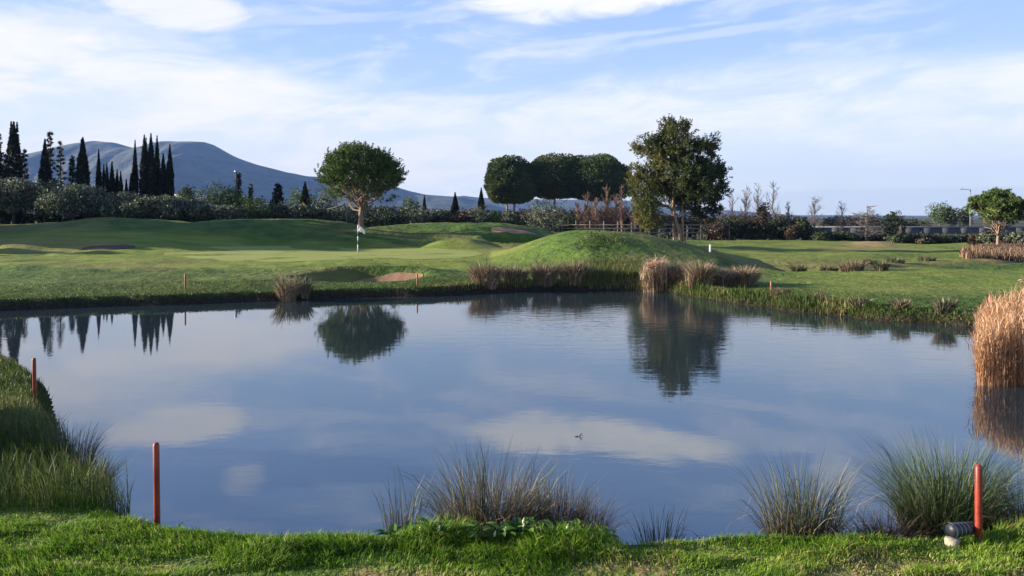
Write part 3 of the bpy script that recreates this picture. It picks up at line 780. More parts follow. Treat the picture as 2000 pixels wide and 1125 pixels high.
# ------------------------------------------------------------------ mixed trees and shrubs behind the green
mix = [  # px, top, w, D, mat, trunkh, name, cat, label
    (417, 353, 105, 78, 'green_leaf', .2, 'bushy_tree', 'tree', 'green bushy tree left of the broken conifer'),
    (462, 366, 80, 78, 'green_leaf', .1, 'bushy_tree', 'tree', 'green bushy tree around the pale utility pole'),
    (361, 360, 40, 112, 'umbrella_leaf', .4, 'round_pine', 'pine', 'small round pine above the flat white roof'),
    (500, 377, 85, 74, 'green_leaf', .05, 'leafy_shrub', 'shrub', 'glossy rounded shrub with light leaves on its left side'),
    (548, 388, 95, 74, 'dark_leaf', .05, 'dark_shrub', 'shrub', 'very dark shrub right of the glossy rounded shrub'),
    (588, 396, 36, 73, 'olive_leaf', .02, 'pale_shrub', 'shrub', 'pale rounded shrub below the pointed cypress left of the round pine'),
    (585, 362, 45, 96, 'green_leaf', .2, 'bushy_tree', 'tree', 'olive-green tree behind the pointed cypress'),
    (618, 378, 50, 88, 'dark_leaf', .1, 'bushy_tree', 'tree', 'dark tree right of the pointed cypress'),
    (640, 356, 62, 98, 'olive_leaf', .2, 'bushy_tree', 'tree', 'tall olive-green tree behind the left side of the round pine'),
    (622, 405, 60, 73, 'dark_leaf', .02, 'dark_shrub', 'shrub', 'dark shrub right of the pale rounded shrub'),
    (665, 404, 60, 74, 'olive_leaf', .05, 'grey_shrub', 'shrub', 'grey-green shrub left of the round pine trunk'),
    (725, 398, 95, 76, 'dark_leaf', .05, 'dark_shrub', 'shrub', 'wide dark shrub right behind the round pine trunk'),
    (775, 406, 60, 76, 'dark_leaf', .05, 'dark_shrub', 'shrub', 'dark shrub between the round pine and the low pine'),
    (803, 383, 50, 94, 'green_leaf', .2, 'round_pine', 'pine', 'low round pine beside the tiny dark cypress'),
    (815, 403, 70, 80, 'olive_leaf', .05, 'grey_shrub', 'shrub', 'grey shrub below the low round pine'),
    (852, 412, 40, 80, 'dark_leaf', .05, 'dark_shrub', 'shrub', 'small dark shrub left of the brown shrubs'),
    (884, 409, 50, 84, 'brown_leaf', .05, 'brown_shrub', 'shrub', 'brown shrub under the lone pointed cypress'),
    (910, 408, 40, 84, 'brown_leaf', .05, 'brown_shrub', 'shrub', 'brown shrub between the two small cypresses'),
    (936, 399, 50, 84, 'olive_leaf', .05, 'olive_shrub', 'shrub', 'pale olive shrub under the round-topped cypress'),
    (968, 406, 45, 84, 'green_leaf', .05, 'green_shrub', 'shrub', 'green shrub below the left umbrella pine'),
    (997, 412, 40, 86, 'olive_leaf', .05, 'olive_shrub', 'shrub', 'small olive shrub below the umbrella pine trunks'),
    (1028, 414, 40, 84, 'brown_leaf', .05, 'brown_shrub', 'shrub', 'brown shrub left of the large grey-green shrub'),
    (1065, 388, 90, 82, 'olive_leaf', .08, 'grey_shrub', 'shrub', 'large grey-green shrub under the umbrella pines'),
    (1115, 410, 50, 86, 'dark_leaf', .05, 'dark_shrub', 'shrub', 'dark shrub right of the large grey-green shrub'),
    (1150, 404, 60, 92, 'brown_leaf', .05, 'brown_shrub', 'shrub', 'brown thicket left among the reddish bare trees'),
    (1195, 400, 60, 92, 'brown_leaf', .05, 'brown_shrub', 'shrub', 'brown thicket in the middle of the reddish bare trees'),
    (1238, 403, 50, 92, 'brown_leaf', .05, 'brown_shrub', 'shrub', 'brown thicket left of the big pine'),
    (1395, 424, 55, 84, 'brown_leaf', .05, 'brown_shrub', 'shrub', 'brown shrub right under the big pine'),
    (1430, 420, 50, 86, 'dark_leaf', .05, 'dark_shrub', 'shrub', 'dark shrub below the first bare poplar'),
    (1468, 422, 50, 86, 'brown_leaf', .05, 'brown_shrub', 'shrub', 'dull brown shrub below the bare poplars'),
    (1488, 394, 30, 88, 'brown_leaf', .3, 'russet_tree', 'tree', 'small russet-leaved tree among the bare poplars'),
    (1520, 420, 50, 86, 'dark_leaf', .05, 'dark_shrub', 'shrub', 'dark shrub right below the tallest bare poplar'),
    (1548, 438, 32, 84, 'brown_leaf', .05, 'russet_shrub', 'shrub', 'low russet shrub left of the white house'),
    (1572, 421, 34, 84, 'dark_leaf', .05, 'dark_shrub', 'shrub', 'dark shrub in front of the white house'),
    (1606, 452, 50, 82, 'dark_leaf', .02, 'dark_shrub', 'shrub', 'low dark shrub under the second bare tree right of the white house'),
    (1650, 452, 45, 82, 'dark_leaf', .02, 'dark_shrub', 'shrub', 'low dark shrub left of the spreading bare tree'),
    (1640, 421, 70, 150, 'brown_leaf', .02, 'brown_shrub', 'shrub', 'far brown shrubbery over the wall, left piece'),
    (1695, 418, 70, 150, 'brown_leaf', .02, 'brown_shrub', 'shrub', 'far brown shrubbery over the wall, behind the spreading bare tree'),
    (1742, 411, 46, 84, 'dark_leaf', .05, 'evergreen_tree', 'tree', 'dark evergreen standing in front of the wall'),
    (1785, 425, 70, 150, 'dark_leaf', .02, 'dark_shrub', 'shrub', 'far dark shrubbery over the wall right of the dark evergreen'),
    (1836, 391, 56, 145, 'green_leaf', .2, 'round_pine', 'pine', 'sunlit green pine over the wall left of the lamp post'),
    (1858, 402, 30, 146, 'olive_leaf', .2, 'grey_tree', 'tree', 'grey see-through tree beside the sunlit pine over the wall'),
    (1882, 400, 34, 148, 'dark_leaf', .2, 'bushy_tree', 'tree', 'dark tree below the tall lamp post'),
    (1795, 462, 60, 76, 'dark_leaf', .02, 'dark_shrub', 'shrub', 'dark shrub below the wall, right of the sandy mound'),
    (1840, 458, 60, 76, 'dark_leaf', .02, 'dark_shrub', 'shrub', 'dark shrub below the wall, middle of the dark hedge'),
    (1885, 460, 60, 76, 'dark_leaf', .02, 'dark_shrub', 'shrub', 'dark shrub below the wall, right end of the dark hedge'),
    (1803, 468, 36, 71, 'brown_leaf', .02, 'brown_shrub', 'shrub', 'low brownish shrub before the dark hedge'),
    (1905, 456, 24, 66, 'brown_leaf', .02, 'brown_shrub', 'shrub', 'narrow brown shrub left of the right pine trunk'),
    (1932, 450, 44, 64, 'olive_leaf', .02, 'olive_shrub', 'shrub', 'grey-green shrub left behind the right pine trunk'),
    (1988, 455, 50, 62, 'olive_leaf', .02, 'olive_shrub', 'shrub', 'grey-green shrub at the right edge by the pine'),
    (1965, 470, 30, 62, 'brown_leaf', .02, 'brown_shrub', 'shrub', 'low brown shrub right of the right pine trunk'),
]
for i, (px, ty, w, D, mt, th, nm, ct, lab) in enumerate(mix):
    r, H = tree_at(px, D, ty, nm, lab, ct)
    W = w/FPX*D
    leafy(r, W, max(H, .5), 400+i, mt, th, 7, .15 if D < 100 else .24, 380 if D < 100 else 260, 8)

def hedge(name, label, pxs, tops, D, mat, seed, depth=3.0, n=1500, leaf=.2, base_y=None):
    rng = np.random.default_rng(seed); s = D/FPX; cx = ((pxs[0]+pxs[-1])/2-1000)*s; zg = gz(cx, D)
    r = thing(name, label, 'hedge', (cx, D, zg))
    p = rng.uniform(pxs[0], pxs[-1], n); x = (p-1000)*s; y = D+rng.uniform(-.5, .5, n)*depth
    g = height(x, y); top = CAMZ-(np.interp(p, pxs, tops)-HZ)*s
    lump = .74+.36*np.sqrt(fbm(x*.55, y*.55, 3, seed))+.12*rng.normal(size=n)*.5
    z = g+(top-g)*np.clip(lump, .3, 1.1)*rng.uniform(0, 1, n)**.55
    q = np.c_[x-cx, y-D, z-zg]
    V, F, T = leaves(q, .35, 9, leaf, rng, flat=.9, tint=np.clip(fbm(x*.4, y*.4+z*.5, 3, seed+3)*1.1-.05+rng.normal(size=n)*.15, 0, 1))
    link('foliage', make_mesh('foliage', V, F, T, False, M[mat]), r)
    for i in range(9):
        m = MB(); xx = rng.uniform(x.min(), x.max()); g0 = gz(xx, D); m.tube([(xx-cx, 0, g0-zg-.2), (xx-cx+rng.normal()*.2, 0, g0-zg+1.2)], [.05, .03], 4)
        m.build('trunk', M['olive_bark'], r)
hedge('dark_thicket', 'dark thicket closing the gaps behind the olive trees on the left', [-120, 0, 200, 400, 640], [418, 418, 420, 420, 420], 77, 'dark_leaf', 901, 3, 2400)
hedge('dark_thicket', 'dark bluish thicket behind the round pine trunk', [620, 700, 800, 880], [409, 405, 412, 416], 82, 'dark_leaf', 902, 3, 1300)
hedge('brown_thicket', 'brown and grey thicket under the umbrella pines', [860, 960, 1100, 1250], [413, 414, 412, 408], 96, 'brown_leaf', 903, 3, 1800, .22)
hedge('brown_hedgerow', 'dark brown hedgerow between the big pine and the white house', [1230, 1340, 1420, 1480, 1560], [416, 428, 425, 420, 428], 91, 'brown_leaf', 904, 2, 1500, .22)
hedge('dark_hedgerow', 'low dark hedgerow before the wall, left of the dark evergreen', [1380, 1450, 1560, 1620, 1700, 1780], [438, 436, 440, 456, 460, 458], 86, 'dark_leaf', 905, 2, 1500)
hedge('dark_hedgerow', 'dark hedgerow below the wall, right of the sandy mound', [1740, 1800, 1860, 1930, 2100], [462, 460, 463, 458, 456], 74, 'dark_leaf', 906, 2.5, 1500)
# ------------------------------------------------------------------ umbrella pines, far middle
ump = [(997, 307, 104, 148, 398, 2, 'leftmost of the three dark umbrella pines, set slightly apart on two trunks'),
       (1084, 306, 134, 152, 388, 1, 'middle one of the three dark umbrella pines'),
       (1163, 303, 150, 150, 394, 1, 'widest and rightmost of the three dark umbrella pines')]
for i, (px, ty, w, D, by, ntr, lab) in enumerate(ump):
    r, H = tree_at(px, D, ty, 'umbrella_pine', lab, 'pine tree', 'umbrella pines in the middle distance')
    hb = CAMZ-(by-HZ)/FPX*D-r.location[2]
    umbrella(r, w/FPX*D, H, hb, 500+i, ntr, tuft=.42, n=12500, per=6)

# ------------------------------------------------------------------ round pine with visible limbs behind the flag
def round_pine():
    D = 61.0; r, H = tree_at(705, D, 286, 'round_pine', 'round-crowned pine with a pale trunk standing behind the flag', 'pine tree')
    rng = np.random.default_rng(7); mb = MB(); s = D/FPX
    zb = CAMZ-(408-HZ)*s-r.location[2]                    # fork
    mb.tube(limb((0, 0, -.3), (0, 0, zb), rng, 8, .008), np.linspace(.26, .17, 8), 10)
    Rr = 82*s; zc = CAMZ-(352-HZ)*s-r.location[2]; tips = []; dirs = []
    nl = 34
    for i in range(nl):
        u = (i+.5)/nl; a = i*2.39996+rng.uniform(-.2, .2)
        el = math.asin(min(1, -.12+1.1*u)) if True else 0
        e = np.array([math.cos(a)*math.cos(el), math.sin(a)*math.cos(el), math.sin(el)])
        tip = np.array([0, 0, zc])+e*np.array([Rr, Rr, H-zc-.1])*rng.uniform(.78, .97)
        l = limb((0, 0, zb+rng.uniform(-.5, .9)), tip, rng, 8, .035, .22)
        mb.tube(l, np.linspace(.075, .018, 8), 5, cap=False)
        for j in range(7):
            k = rng.uniform(2.6, 6.8); k0 = int(k); q0 = l[k0]+(l[k0+1]-l[k0])*(k-k0)
            o = rng.normal(size=3); o[2] = abs(o[2])*.8+.3
            q1 = q0+o/np.linalg.norm(o)*rng.uniform(.5, 1.1)
            v = q1-np.array([0, 0, zc]); m = np.linalg.norm(v/np.array([Rr, Rr, H-zc]))
            if m > 1: q1 = np.array([0, 0, zc])+v/m
            mb.tube([q0, (q0+q1)/2, q1], [.02, .014, .008], 3, cap=False)
            if q1[2] > zc-1.3 or rng.uniform() < .25: tips.append(q1); dirs.append((q1-q0)/np.linalg.norm(q1-q0))
        tips.append(tip); dirs.append(e)
    # shoots over the dome, gathered in knots
    n = 1600
    d = rng.normal(size=(n, 3)); d[:, 2] = d[:, 2]+.2; d /= np.linalg.norm(d, axis=1)[:, None]
    d = d[(d[:, 2] > -.12) | ((d[:, 2] > -.66) & (rng.uniform(0, 1, len(d)) < .22))]
    rad = rng.uniform(.62, 1.0, len(d))*(1+.55*(fbm(d[:, 0]*2.2+7, d[:, 1]*2.2+d[:, 2]*2.2, 2, 77)-.5))
    q = np.array([0, 0, zc])+d*np.array([Rr, Rr, H-zc])*rad[:, None]
    keep = fbm(q[:, 0]*1.3+20, q[:, 1]*1.3+q[:, 2]*1.1, 2, 31) > .37
    q = q[keep]; d = d[keep]
    tips = np.vstack([np.array(tips), q]); dirs = np.vstack([np.array(dirs), d])
    V, F, T = brushes(tips, dirs*.75+np.array([0, 0, .7]), rng, 3, .42, .17, .030, rng.uniform(0.2, .8, len(tips)), .14)
    assemble(r, mb, M['bark'], (V, F, T), M['pine_leaf'])
round_pine()

# ------------------------------------------------------------------ big irregular pine, right of centre
def big_pine():
    D = 55.0; s = D/FPX; loc = place(1328, D); zg = loc[2]
    r = thing('big_pine', 'largest pine of the scene with a tall irregular crown and several pale leaning trunks', 'pine tree', loc)
    rng = np.random.default_rng(17)
    def L(px, py, dy=0): return np.array([(px-1000)*s-loc[0], dy, CAMZ-(py-HZ)*s-zg])
    for pts, r0, nm in (([(1330, 480), (1327, 455), (1318, 425), (1314, 395), (1318, 340), (1315, 270)], .17, 'trunk'),
                        ([(1316, 480), (1317, 450), (1312, 410), (1290, 360)], .10, 'trunk'),
                        ([(1338, 480), (1333, 455), (1332, 425), (1333, 390), (1355, 330)], .13, 'trunk')):
        p = np.array([L(a, b, rng.uniform(-.2, .2)) for a, b in pts]); t = np.linspace(0, len(p)-1, 14)
        p = np.c_[[np.interp(t, np.arange(len(p)), p[:, i]) for i in range(3)]].T
        mb = MB(); mb.tube(p, np.linspace(r0, r0*.35, 14), 9); mb.build('trunk', M['bark'], r, smooth=True)
    lobes = [(1312, 262, 34, 22), (1285, 285, 26, 16), (1338, 290, 34, 20), (1262, 300, 20, 12), (1372, 292, 22, 20), (1300, 310, 44, 24), (1350, 322, 40, 22), (1275, 330, 30, 16),
             (1262, 352, 30, 16), (1318, 350, 50, 26), (1375, 345, 34, 18), (1255, 376, 26, 20), (1395, 332, 22, 12), (1296, 385, 44, 24), (1350, 380, 50, 26), (1395, 372, 26, 18), (1400, 352, 18, 10),
             (1262, 405, 30, 20), (1296, 408, 18, 10), (1375, 402, 36, 20), (1268, 424, 30, 14), (1378, 418, 24, 12), (1265, 438, 24, 12), (1245, 345, 16, 9), (1385, 315, 14, 10), (1405, 390, 12, 10)]
    lobes += [(1314, 300, 40, 34), (1320, 345, 46, 32), (1296, 372, 40, 22), (1348, 372, 48, 26), (1312, 275, 26, 26), (1249, 290, 10, 6), (1262, 272, 12, 7), (1296, 246, 14, 8), (1326, 244, 12, 7), (1382, 276, 9, 9), (1388, 300, 8, 7), (1408, 330, 10, 6), (1414, 366, 9, 9), (1237, 330, 9, 6), (1240, 364, 10, 8), (1238, 400, 8, 8), (1408, 410, 10, 8), (1392, 424, 10, 7)]
    blobs = []; mb = MB()
    for a, b, w, h in lobes:
        for q in range(2):
            dy = rng.uniform(-1, 1)*min(2.6, 3.0-abs(a-1325)*s*.7)
            if b > 380 and a > 1285: dy = abs(dy)+.9
            c = L(a+rng.uniform(-4, 4), b+rng.uniform(-3, 3), dy)
            blobs.append((c[0], c[1], c[2], w*s*.8, w*s*.8, h*s*.66))
            base = L(1318+rng.uniform(-4, 12), min(b+35, 430))
            mb.tube(limb(base, c, rng, 6, .05, .05), np.linspace(.045, .015, 6), 4, cap=False)
    mb.build('branches', M['olive_bark'], r)
    # break each lobe into sprays
    pts, d = blob_points(rng, blobs, 4600, .5)
    keep = fbm(pts[:, 0]*1.7+40, pts[:, 2]*2.0+pts[:, 1]*1.2, 3, 51) > .41
    pts = pts[keep]; d = d[keep]
    tn = .5-.15*pts[:, 0]+1.0*(fbm(pts[:, 0]*.5, pts[:, 2]*.5, 2, 3)-.5)+rng.normal(size=len(pts))*.1  # tint lightens leftwards, painting in the sunlit side of the crown
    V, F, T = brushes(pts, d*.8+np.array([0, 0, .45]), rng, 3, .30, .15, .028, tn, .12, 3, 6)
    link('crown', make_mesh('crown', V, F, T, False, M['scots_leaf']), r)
big_pine()

# right pine
def right_pine():
    D = 58.0; r, H = tree_at(1949, D, 370, 'round_pine', 'rounded pine on a slender pale trunk at the right edge', 'pine tree'); s = D/FPX
    rng = np.random.default_rng(27); mb = MB()
    zb = CAMZ-(455-HZ)*s-r.location[2]; W = 112*s; hb = CAMZ-(446-HZ)*s-r.location[2]
    mb.tube(limb((-.05, 0, -.3), (.05, 0, zb), rng, 7, .01), np.linspace(.14, .10, 7), 8)
    blobs = []
    for i in range(56):
        u = (i+.5)/56; a = i*2.39996; rr = math.sqrt(u)*.86; dome = math.sqrt(1-rr*rr)
        q = rng.uniform(.34, .5)
        blobs.append((rr*W/2*math.cos(a), rr*W/2*math.sin(a), hb+(H-hb)*(.0+.86*dome*rng.uniform(.45, 1)+.04), q, q, q*.75))
    for i, b in enumerate(blobs):
        if i % 2 == 0: mb.tube(limb((0, 0, zb+rng.uniform(-.3, .2)), b[:3], rng, 7, .04, .2), np.linspace(.05, .012, 7), 4, cap=False)
    pts, d = blob_points(rng, blobs, 1500, .5)
    keep = fbm(pts[:, 0]*1.5+40, pts[:, 2]*2.0+pts[:, 1], 2, 5) > .33
    pts = pts[keep]; d = d[keep]
    assemble(r, mb, M['bark'], needles(np.repeat(pts, 2, 0)+rng.normal(size=(len(pts)*2, 3))*.1, np.repeat(d, 2, 0)+np.array([0, 0, .6]), rng, 12, .27, .033), M['pine_leaf'])
right_pine()

# ------------------------------------------------------------------ bare trees
bt = [(1128, 392, 20, 88, 'red_twig', 'thin reddish bare tree, leftmost beside the large grey-green shrub'),
      (1146, 372, 26, 88, 'red_twig', 'reddish bare tree second from the left under the umbrella pines'),
      (1165, 385, 24, 87, 'red_twig', 'short reddish bare tree between two taller ones under the umbrella pines'),
      (1187, 358, 34, 88, 'red_twig', 'tallest reddish bare tree with upright branches left of the big pine'),
      (1205, 378, 26, 87, 'red_twig', 'reddish bare tree right of the tallest reddish one'),
      (1216, 360, 20, 90, 'red_twig', 'thin reddish bare tree against the right umbrella pine edge'),
      (1240, 400, 26, 86, 'red_twig', 'low reddish bare tree half behind the big pine'),
      (1408, 398, 16, 88, 'bare_wood', 'small bare poplar just right of the big pine'),
      (1430, 372, 26, 88, 'bare_wood', 'bare poplar first of the four tall ones right of the big pine'),
      (1457, 357, 28, 88, 'bare_wood', 'bare poplar second of the four tall ones right of the big pine'),
      (1482, 356, 28, 89, 'bare_wood', 'bare poplar behind the small russet-leaved tree'),
      (1509, 352, 32, 87, 'bare_wood', 'tallest bare poplar, last of the four tall ones'),
      (1541, 392, 14, 88, 'bare_wood', 'slim bare sapling left of the white house'),
      (1590, 380, 34, 86, 'bare_wood', 'bare tree with fanned branches right of the white house'),
      (1645, 391, 26, 86, 'bare_wood', 'thin bare tree in front of the wall left of the spreading one'),
      (1757, 440, 10, 80, 'bare_wood', 'thin bare stem right of the dark evergreen')]
for i, (px, ty, w, D, mt, lab) in enumerate(bt):
    r, H = tree_at(px, D, ty, 'bare_tree', lab, 'bare tree', 'bare upright trees')
    bare(r, H, w/FPX*D*1.55, 600+i, mt, 44 if mt == 'red_twig' else 34, thick=1.9 if mt == 'red_twig' else 1.45, twigs=9)
r, H = tree_at(1693, 84, 398, 'bare_tree', 'spreading bare tree with a pale stem above the sandy mound', 'bare tree')
bare(r, H, 95/FPX*84, 640, 'bare_wood', 46, .3, thick=1.9, twigs=12)

# ------------------------------------------------------------------ off to the left: the grove goes on and throws the long shadows
for i, (x, y, W, H, lab) in enumerate([(-52, 61, 7, 10, 'tall evergreen nearest the left edge behind the green'), (-47, 55.5, 6, 7.5, 'evergreen outside the left edge level with the flag'), (-56, 57, 6, 9, 'evergreen behind the nearest one outside the left edge'), (-64, 60, 7, 10, 'evergreen deep in the grove outside the left edge'), (-43, 50, 3, 4.4, 'low evergreen bush outside the left edge by the fairway'), (-52, 47, 3.4, 5.5, 'small evergreen nearest the pond outside the left edge'), (-12.5, 9.0, 2.2, 2.1, 'unseen evergreen bush added on the left bank to shade its grass')]):  # the last one is an unseen bush added to shade the left bank
    r = thing('evergreen_tree', lab, 'tree', (x, y, gz(x, y)), 'evergreens left of the course')
    leafy(r, W, H, 700+i, 'dark_leaf', .12, 8, .5, 420, 8)

# ------------------------------------------------------------------ fence, wall, house, lamp, poles
M['wood'] = solid_mat('weathered_wood', (.10, .085, .07), (.20, .17, .14), 3, .85, .005, (1, 1, 1))
M['conc'] = solid_mat('concrete', (.05, .055, .07), (.085, .09, .11), .25, .9, 0)
M['cap'] = solid_mat('concrete_cap', (.13, .14, .17), (.20, .21, .25), .4, .9, 0)
M['white'] = solid_mat('white_wall', (.62, .61, .58), (.75, .74, .70), 1, .9)
M['roof'] = solid_mat('roof_tiles', (.24, .13, .09), (.36, .20, .14), 2, .9)
M['dark'] = solid_mat('dark_opening', (.02, .02, .025), (.04, .04, .045), 2, .4)
M['metal'] = solid_mat('galvanised_metal', (.30, .31, .33), (.42, .43, .45), 3, .5, 0, (1, 1, 1), .6)
def fence():
    D = 84.0; a = 1098; b = 1424
    loc = place((a+b)/2, D); r = thing('rail_fence', 'pale wooden rail fence running behind the mound and the big pine', 'fence', (loc[0], loc[1], 0))
    x0 = (a-1000)/FPX*D-loc[0]; x1 = (b-1000)/FPX*D-loc[0]
    n = 13
    for i in range(n):
        x = x0+(x1-x0)*i/(n-1); zg = gz(x+loc[0], D)
        m = MB(); m.box((x, 0, zg+.85), (.07, .07, 1.15)); m.build('post', M['wood'], r)
    for z in (1.95, 1.55, 1.1):
        m = MB(); m.box(((x0+x1)/2, -.1, z), ((x1-x0)/2, .025, .065)); m.build('rail', M['wood'], r)
fence()
def wall():
    D = 128.0; a = 1545; b = 2120; s = D/FPX
    x0 = (a-1000)*s; x1 = (b-1000)*s; cx = (x0+x1)/2
    r = thing('concrete_wall', 'long grey concrete road wall with a pale parapet behind the right trees', 'wall', (cx, D, 0))
    m = MB(); n = 16; w = (x1-x0)/n
    for i in range(n): m.box((x0-cx+w*(i+.5), 0, .15), (w/2-.03, .2, .85))
    m.build('panel', M['conc'], r)
    m = MB(); m.box((0, -.05, 1.13), ((x1-x0)/2+.1, .32, .12)); m.build('parapet', M['cap'], r)
wall()
def house(px, ybase, ytop, wpx, D, name, label, flat):
    s = D/FPX; X = (px-1000)*s; z1 = CAMZ-(ytop-HZ)*s; zg = gz(X, D); W = wpx*s
    r = thing(name, label, 'house', (X, D, zg)); H = z1-zg
    if flat:
        m = MB(); m.box((0, 0, H*.45), (W/2, 2, H*.45)); m.build('wall', M['white'], r)
        m = MB(); m.box((0, 0, H*.9+.14), (W/2+.35, 2.3, .13)); m.build('roof', M['white'], r)
        for k in (-.3, 0, .3):
            m = MB(); m.box((k*W, -2.02, H*.72), (W*.07, .03, H*.1)); m.build('window', M['dark'], r)
    else:
        h = H*.62
        m = MB(); m.box((0, 0, h/2), (W/2, 2.5, h/2)); m.add([(-W/2, -2.5, h), (W/2, -2.5, h), (0, -2.5, H-.1), (-W/2, 2.5, h), (W/2, 2.5, h), (0, 2.5, H-.1)], [(0, 1, 2), (5, 4, 3)]); m.build('wall', M['white'], r)
        for sg in (-1, 1):
            m = MB(); o = W/2+.25
            V = [(0, -2.8, H), (0, 2.8, H), (sg*o, 2.8, h-.2), (sg*o, -2.8, h-.2), (0, -2.8, H+.15), (0, 2.8, H+.15), (sg*o, 2.8, h-.05), (sg*o, -2.8, h-.05)]
            m.add(V, [(0, 1, 2), (0, 2, 3), (4, 6, 5), (4, 7, 6), (0, 4, 5), (0, 5, 1), (3, 2, 6), (3, 6, 7), (0, 3, 7), (0, 7, 4), (1, 5, 6), (1, 6, 2)]); m.build('roof', M['roof'], r)
        m = MB(); m.box((0, -2.52, h*.6), (W*.1, .03, h*.15)); m.build('window', M['dark'], r)
house(365, 0, 376, 42, 118, 'flat_roofed_house', 'low white house with a flat roof showing right of the cypress cluster', True)
house(1560, 0, 430, 14, 150, 'white_house', 'tiny white gabled house between the dark shrubs on the right', False)
def lamp():
    D = 140.0; s = D/FPX; X = (1895-1000)*s; zg = gz(X, D); zt = CAMZ-(370-HZ)*s-zg
    r = thing('street_lamp', 'tall grey street lamp with its arm pointing left over the road wall', 'street lamp', (X, D, zg))
    m = MB(); m.tube([(0, 0, 0), (0, 0, zt)], [.13, .08], 8); m.build('pole', M['metal'], r)
    m = MB(); m.tube([(0, 0, zt-.1), (-.9, 0, zt+.02), (-1.5, 0, zt+.05)], [.05, .05, .04], 6); m.build('arm', M['metal'], r)
    m = MB(); m.box((-1.75, 0, zt+.06), (.38, .16, .07)); m.build('lamp_head', M['metal'], r)
lamp()
def upole():
    D = 78.0; s = D/FPX; X = (461.5-1000)*s; zg = gz(X, D); zt = CAMZ-(336-HZ)*s-zg
    r = thing('utility_pole', 'pale utility pole rising from the green bushy trees', 'pole', (X, D, zg))
    m = MB(); m.tube([(0, 0, 0), (0, 0, zt)], [.13, .10], 8); m.build('pole', M['conc'], r)
    m = MB(); m.box((0, 0, zt+.06), (.17, .13, .06)); m.build('cap', M['metal'], r)
upole()
def leaning():
    D = 72.0; s = D/FPX; X = (655-1000)*s; zg = gz(X, D)
    r = thing('wooden_prop', 'pale post with a slanting beam among the shrubs left of the round pine trunk', 'post', (X, D, zg))
    z = lambda py: CAMZ-(py-HZ)*s-zg
    m = MB(); m.tube([(22*s, 0, -.1), (22*s, 0, z(394))], [.05, .05], 6); m.build('post', M['wood'], r)
    m = MB(); m.tube([(-16*s, .05, z(409)), (22*s, .05, z(400))], [.06, .06], 6); m.build('beam', M['wood'], r)
leaning()

# ------------------------------------------------------------------ flag and stakes
M['flag'] = solid_mat('flag_cloth', (.75, .74, .74), (.82, .80, .80), 3, .8)
M['poleW'] = solid_mat('white_paint', (.72, .72, .70), (.80, .80, .78), 5, .5)
M['poleG'] = solid_mat('dark_paint', (.02, .05, .03), (.03, .07, .04), 5, .5)
M['red'] = solid_mat('red_paint', (.15, .016, .009), (.35, .050, .026), 9, .45, .001, (1, 1, .3))
M['oldred'] = solid_mat('faded_red_paint', (.20, .06, .03), (.30, .10, .055), 9, .6, .001, (1, 1, .3))
def flag():
    D = 50.5; s = D/FPX; X = (699-1000)*s; zg = gz(X, D)+.03; H = 53*s
    r = thing('golf_flag', 'white golf flag hanging from a banded pole on the putting green', 'flag', (X, D, zg))
    bands = [('W', 0, .28), ('G', .28, .42), ('W', .42, .58), ('G', .58, .72), ('W', .72, 1.0)]
    for c, a, b in bands:
        m = MB(); m.tube([(0, 0, a*H), (0, 0, b*H)], [.03, .03], 8); m.build('pole_band', M['pole'+c], r)
    w = 13*s; n = 12; V = []; F = []
    for i in range(n+1):
        u = i/n
        for j in range(7):
            v = j/6
            V.append((.02+u*w, .05*math.sin(u*7+v*2), H*1.0-u*.34-v*(.40-.12*u)-.02*math.sin(u*9)))
    for i in range(n):
        for j in range(6): a = i*7+j; F += [(a, a+1, a+8), (a, a+8, a+7)]
    V = np.array(V); V2 = V+np.array([0, .006, 0]); k = len(V)
    m = MB(); m.add(np.vstack([V, V2]), np.vstack([np.array(F), np.array(F)[:, ::-1]+k])); m.build('cloth', M['flag'], r, smooth=True)
    m = MB(); m.tube([(0, 0, -.01), (0, 0, .012)], [.055, .055], 12); m.build('hole_cup', M['dark'], r)
flag()
def stake(px, ytop, ybot, D, label, mat='red', rad=.027, lean=0.0, group='red hazard stakes', zg=None):
    s = D/FPX; X = (px-1000)*s; g = gz(X, D) if zg is None else zg
    H = CAMZ-(ytop-HZ)*s-g
    r = thing('stake', label, 'stake', (X, D, g), group)
    m = MB(); m.tube([(-lean*.1, 0, -.1), (0, 0, .25*H), (lean*.5, 0, .6*H), (lean, 0, H-.012), (lean, 0, H)], [rad, rad, rad, rad, rad*.8], 14); m.build('shaft', M[mat], r, smooth=False)
    m = MB(); m.tube([(lean, 0, H+.0005), (lean, 0, H+.007)], [rad*.83, rad*.6], 14); m.build('cap', M[mat], r)
    return H
print('stake H', stake(307, 866, 1020, 6.25, 'tall red stake in the near grass at the lower left', rad=.0255, lean=-.008))
print('stake H', stake(1911, 909, 1050, 5.80, 'bright red stake in the near grass beside the black pipe', rad=.0265, lean=.0))
print('stake H', stake(68, 700, 775, 10.6, 'red stake on the left grassy bank', rad=.026, lean=-.01))
stake(362, 535, 572, 25.6, 'faded stake on the far bank, leftmost of those across the pond', 'oldred', .03)
stake(815, 535, 568, 27.6, 'faded stake on the far bank in front of the bunker', 'oldred', .03)
stake(988, 528, 560, 29.6, 'faded stake among the brown rushes on the far bank', 'oldred', .026)
stake(1506, 549, 583, 24.2, 'faded orange stake on the right shore across the pond', 'oldred', .032)
stake(1449, 533, 558, 27.2, 'faded stake inside the reddish reeds on the right of the far shore', 'oldred', .028)
stake(1610, 518, 534, 36.5, 'small far stake in the rough of the right field', 'oldred', .035)
stake(1838, 511, 522, 44, 'small stake at the left end of the dry reddish grass', 'oldred', .035)
stake(1933, 579, 640, 15.6, 'stake standing in the grass behind the tall orange reeds', 'red', .03)
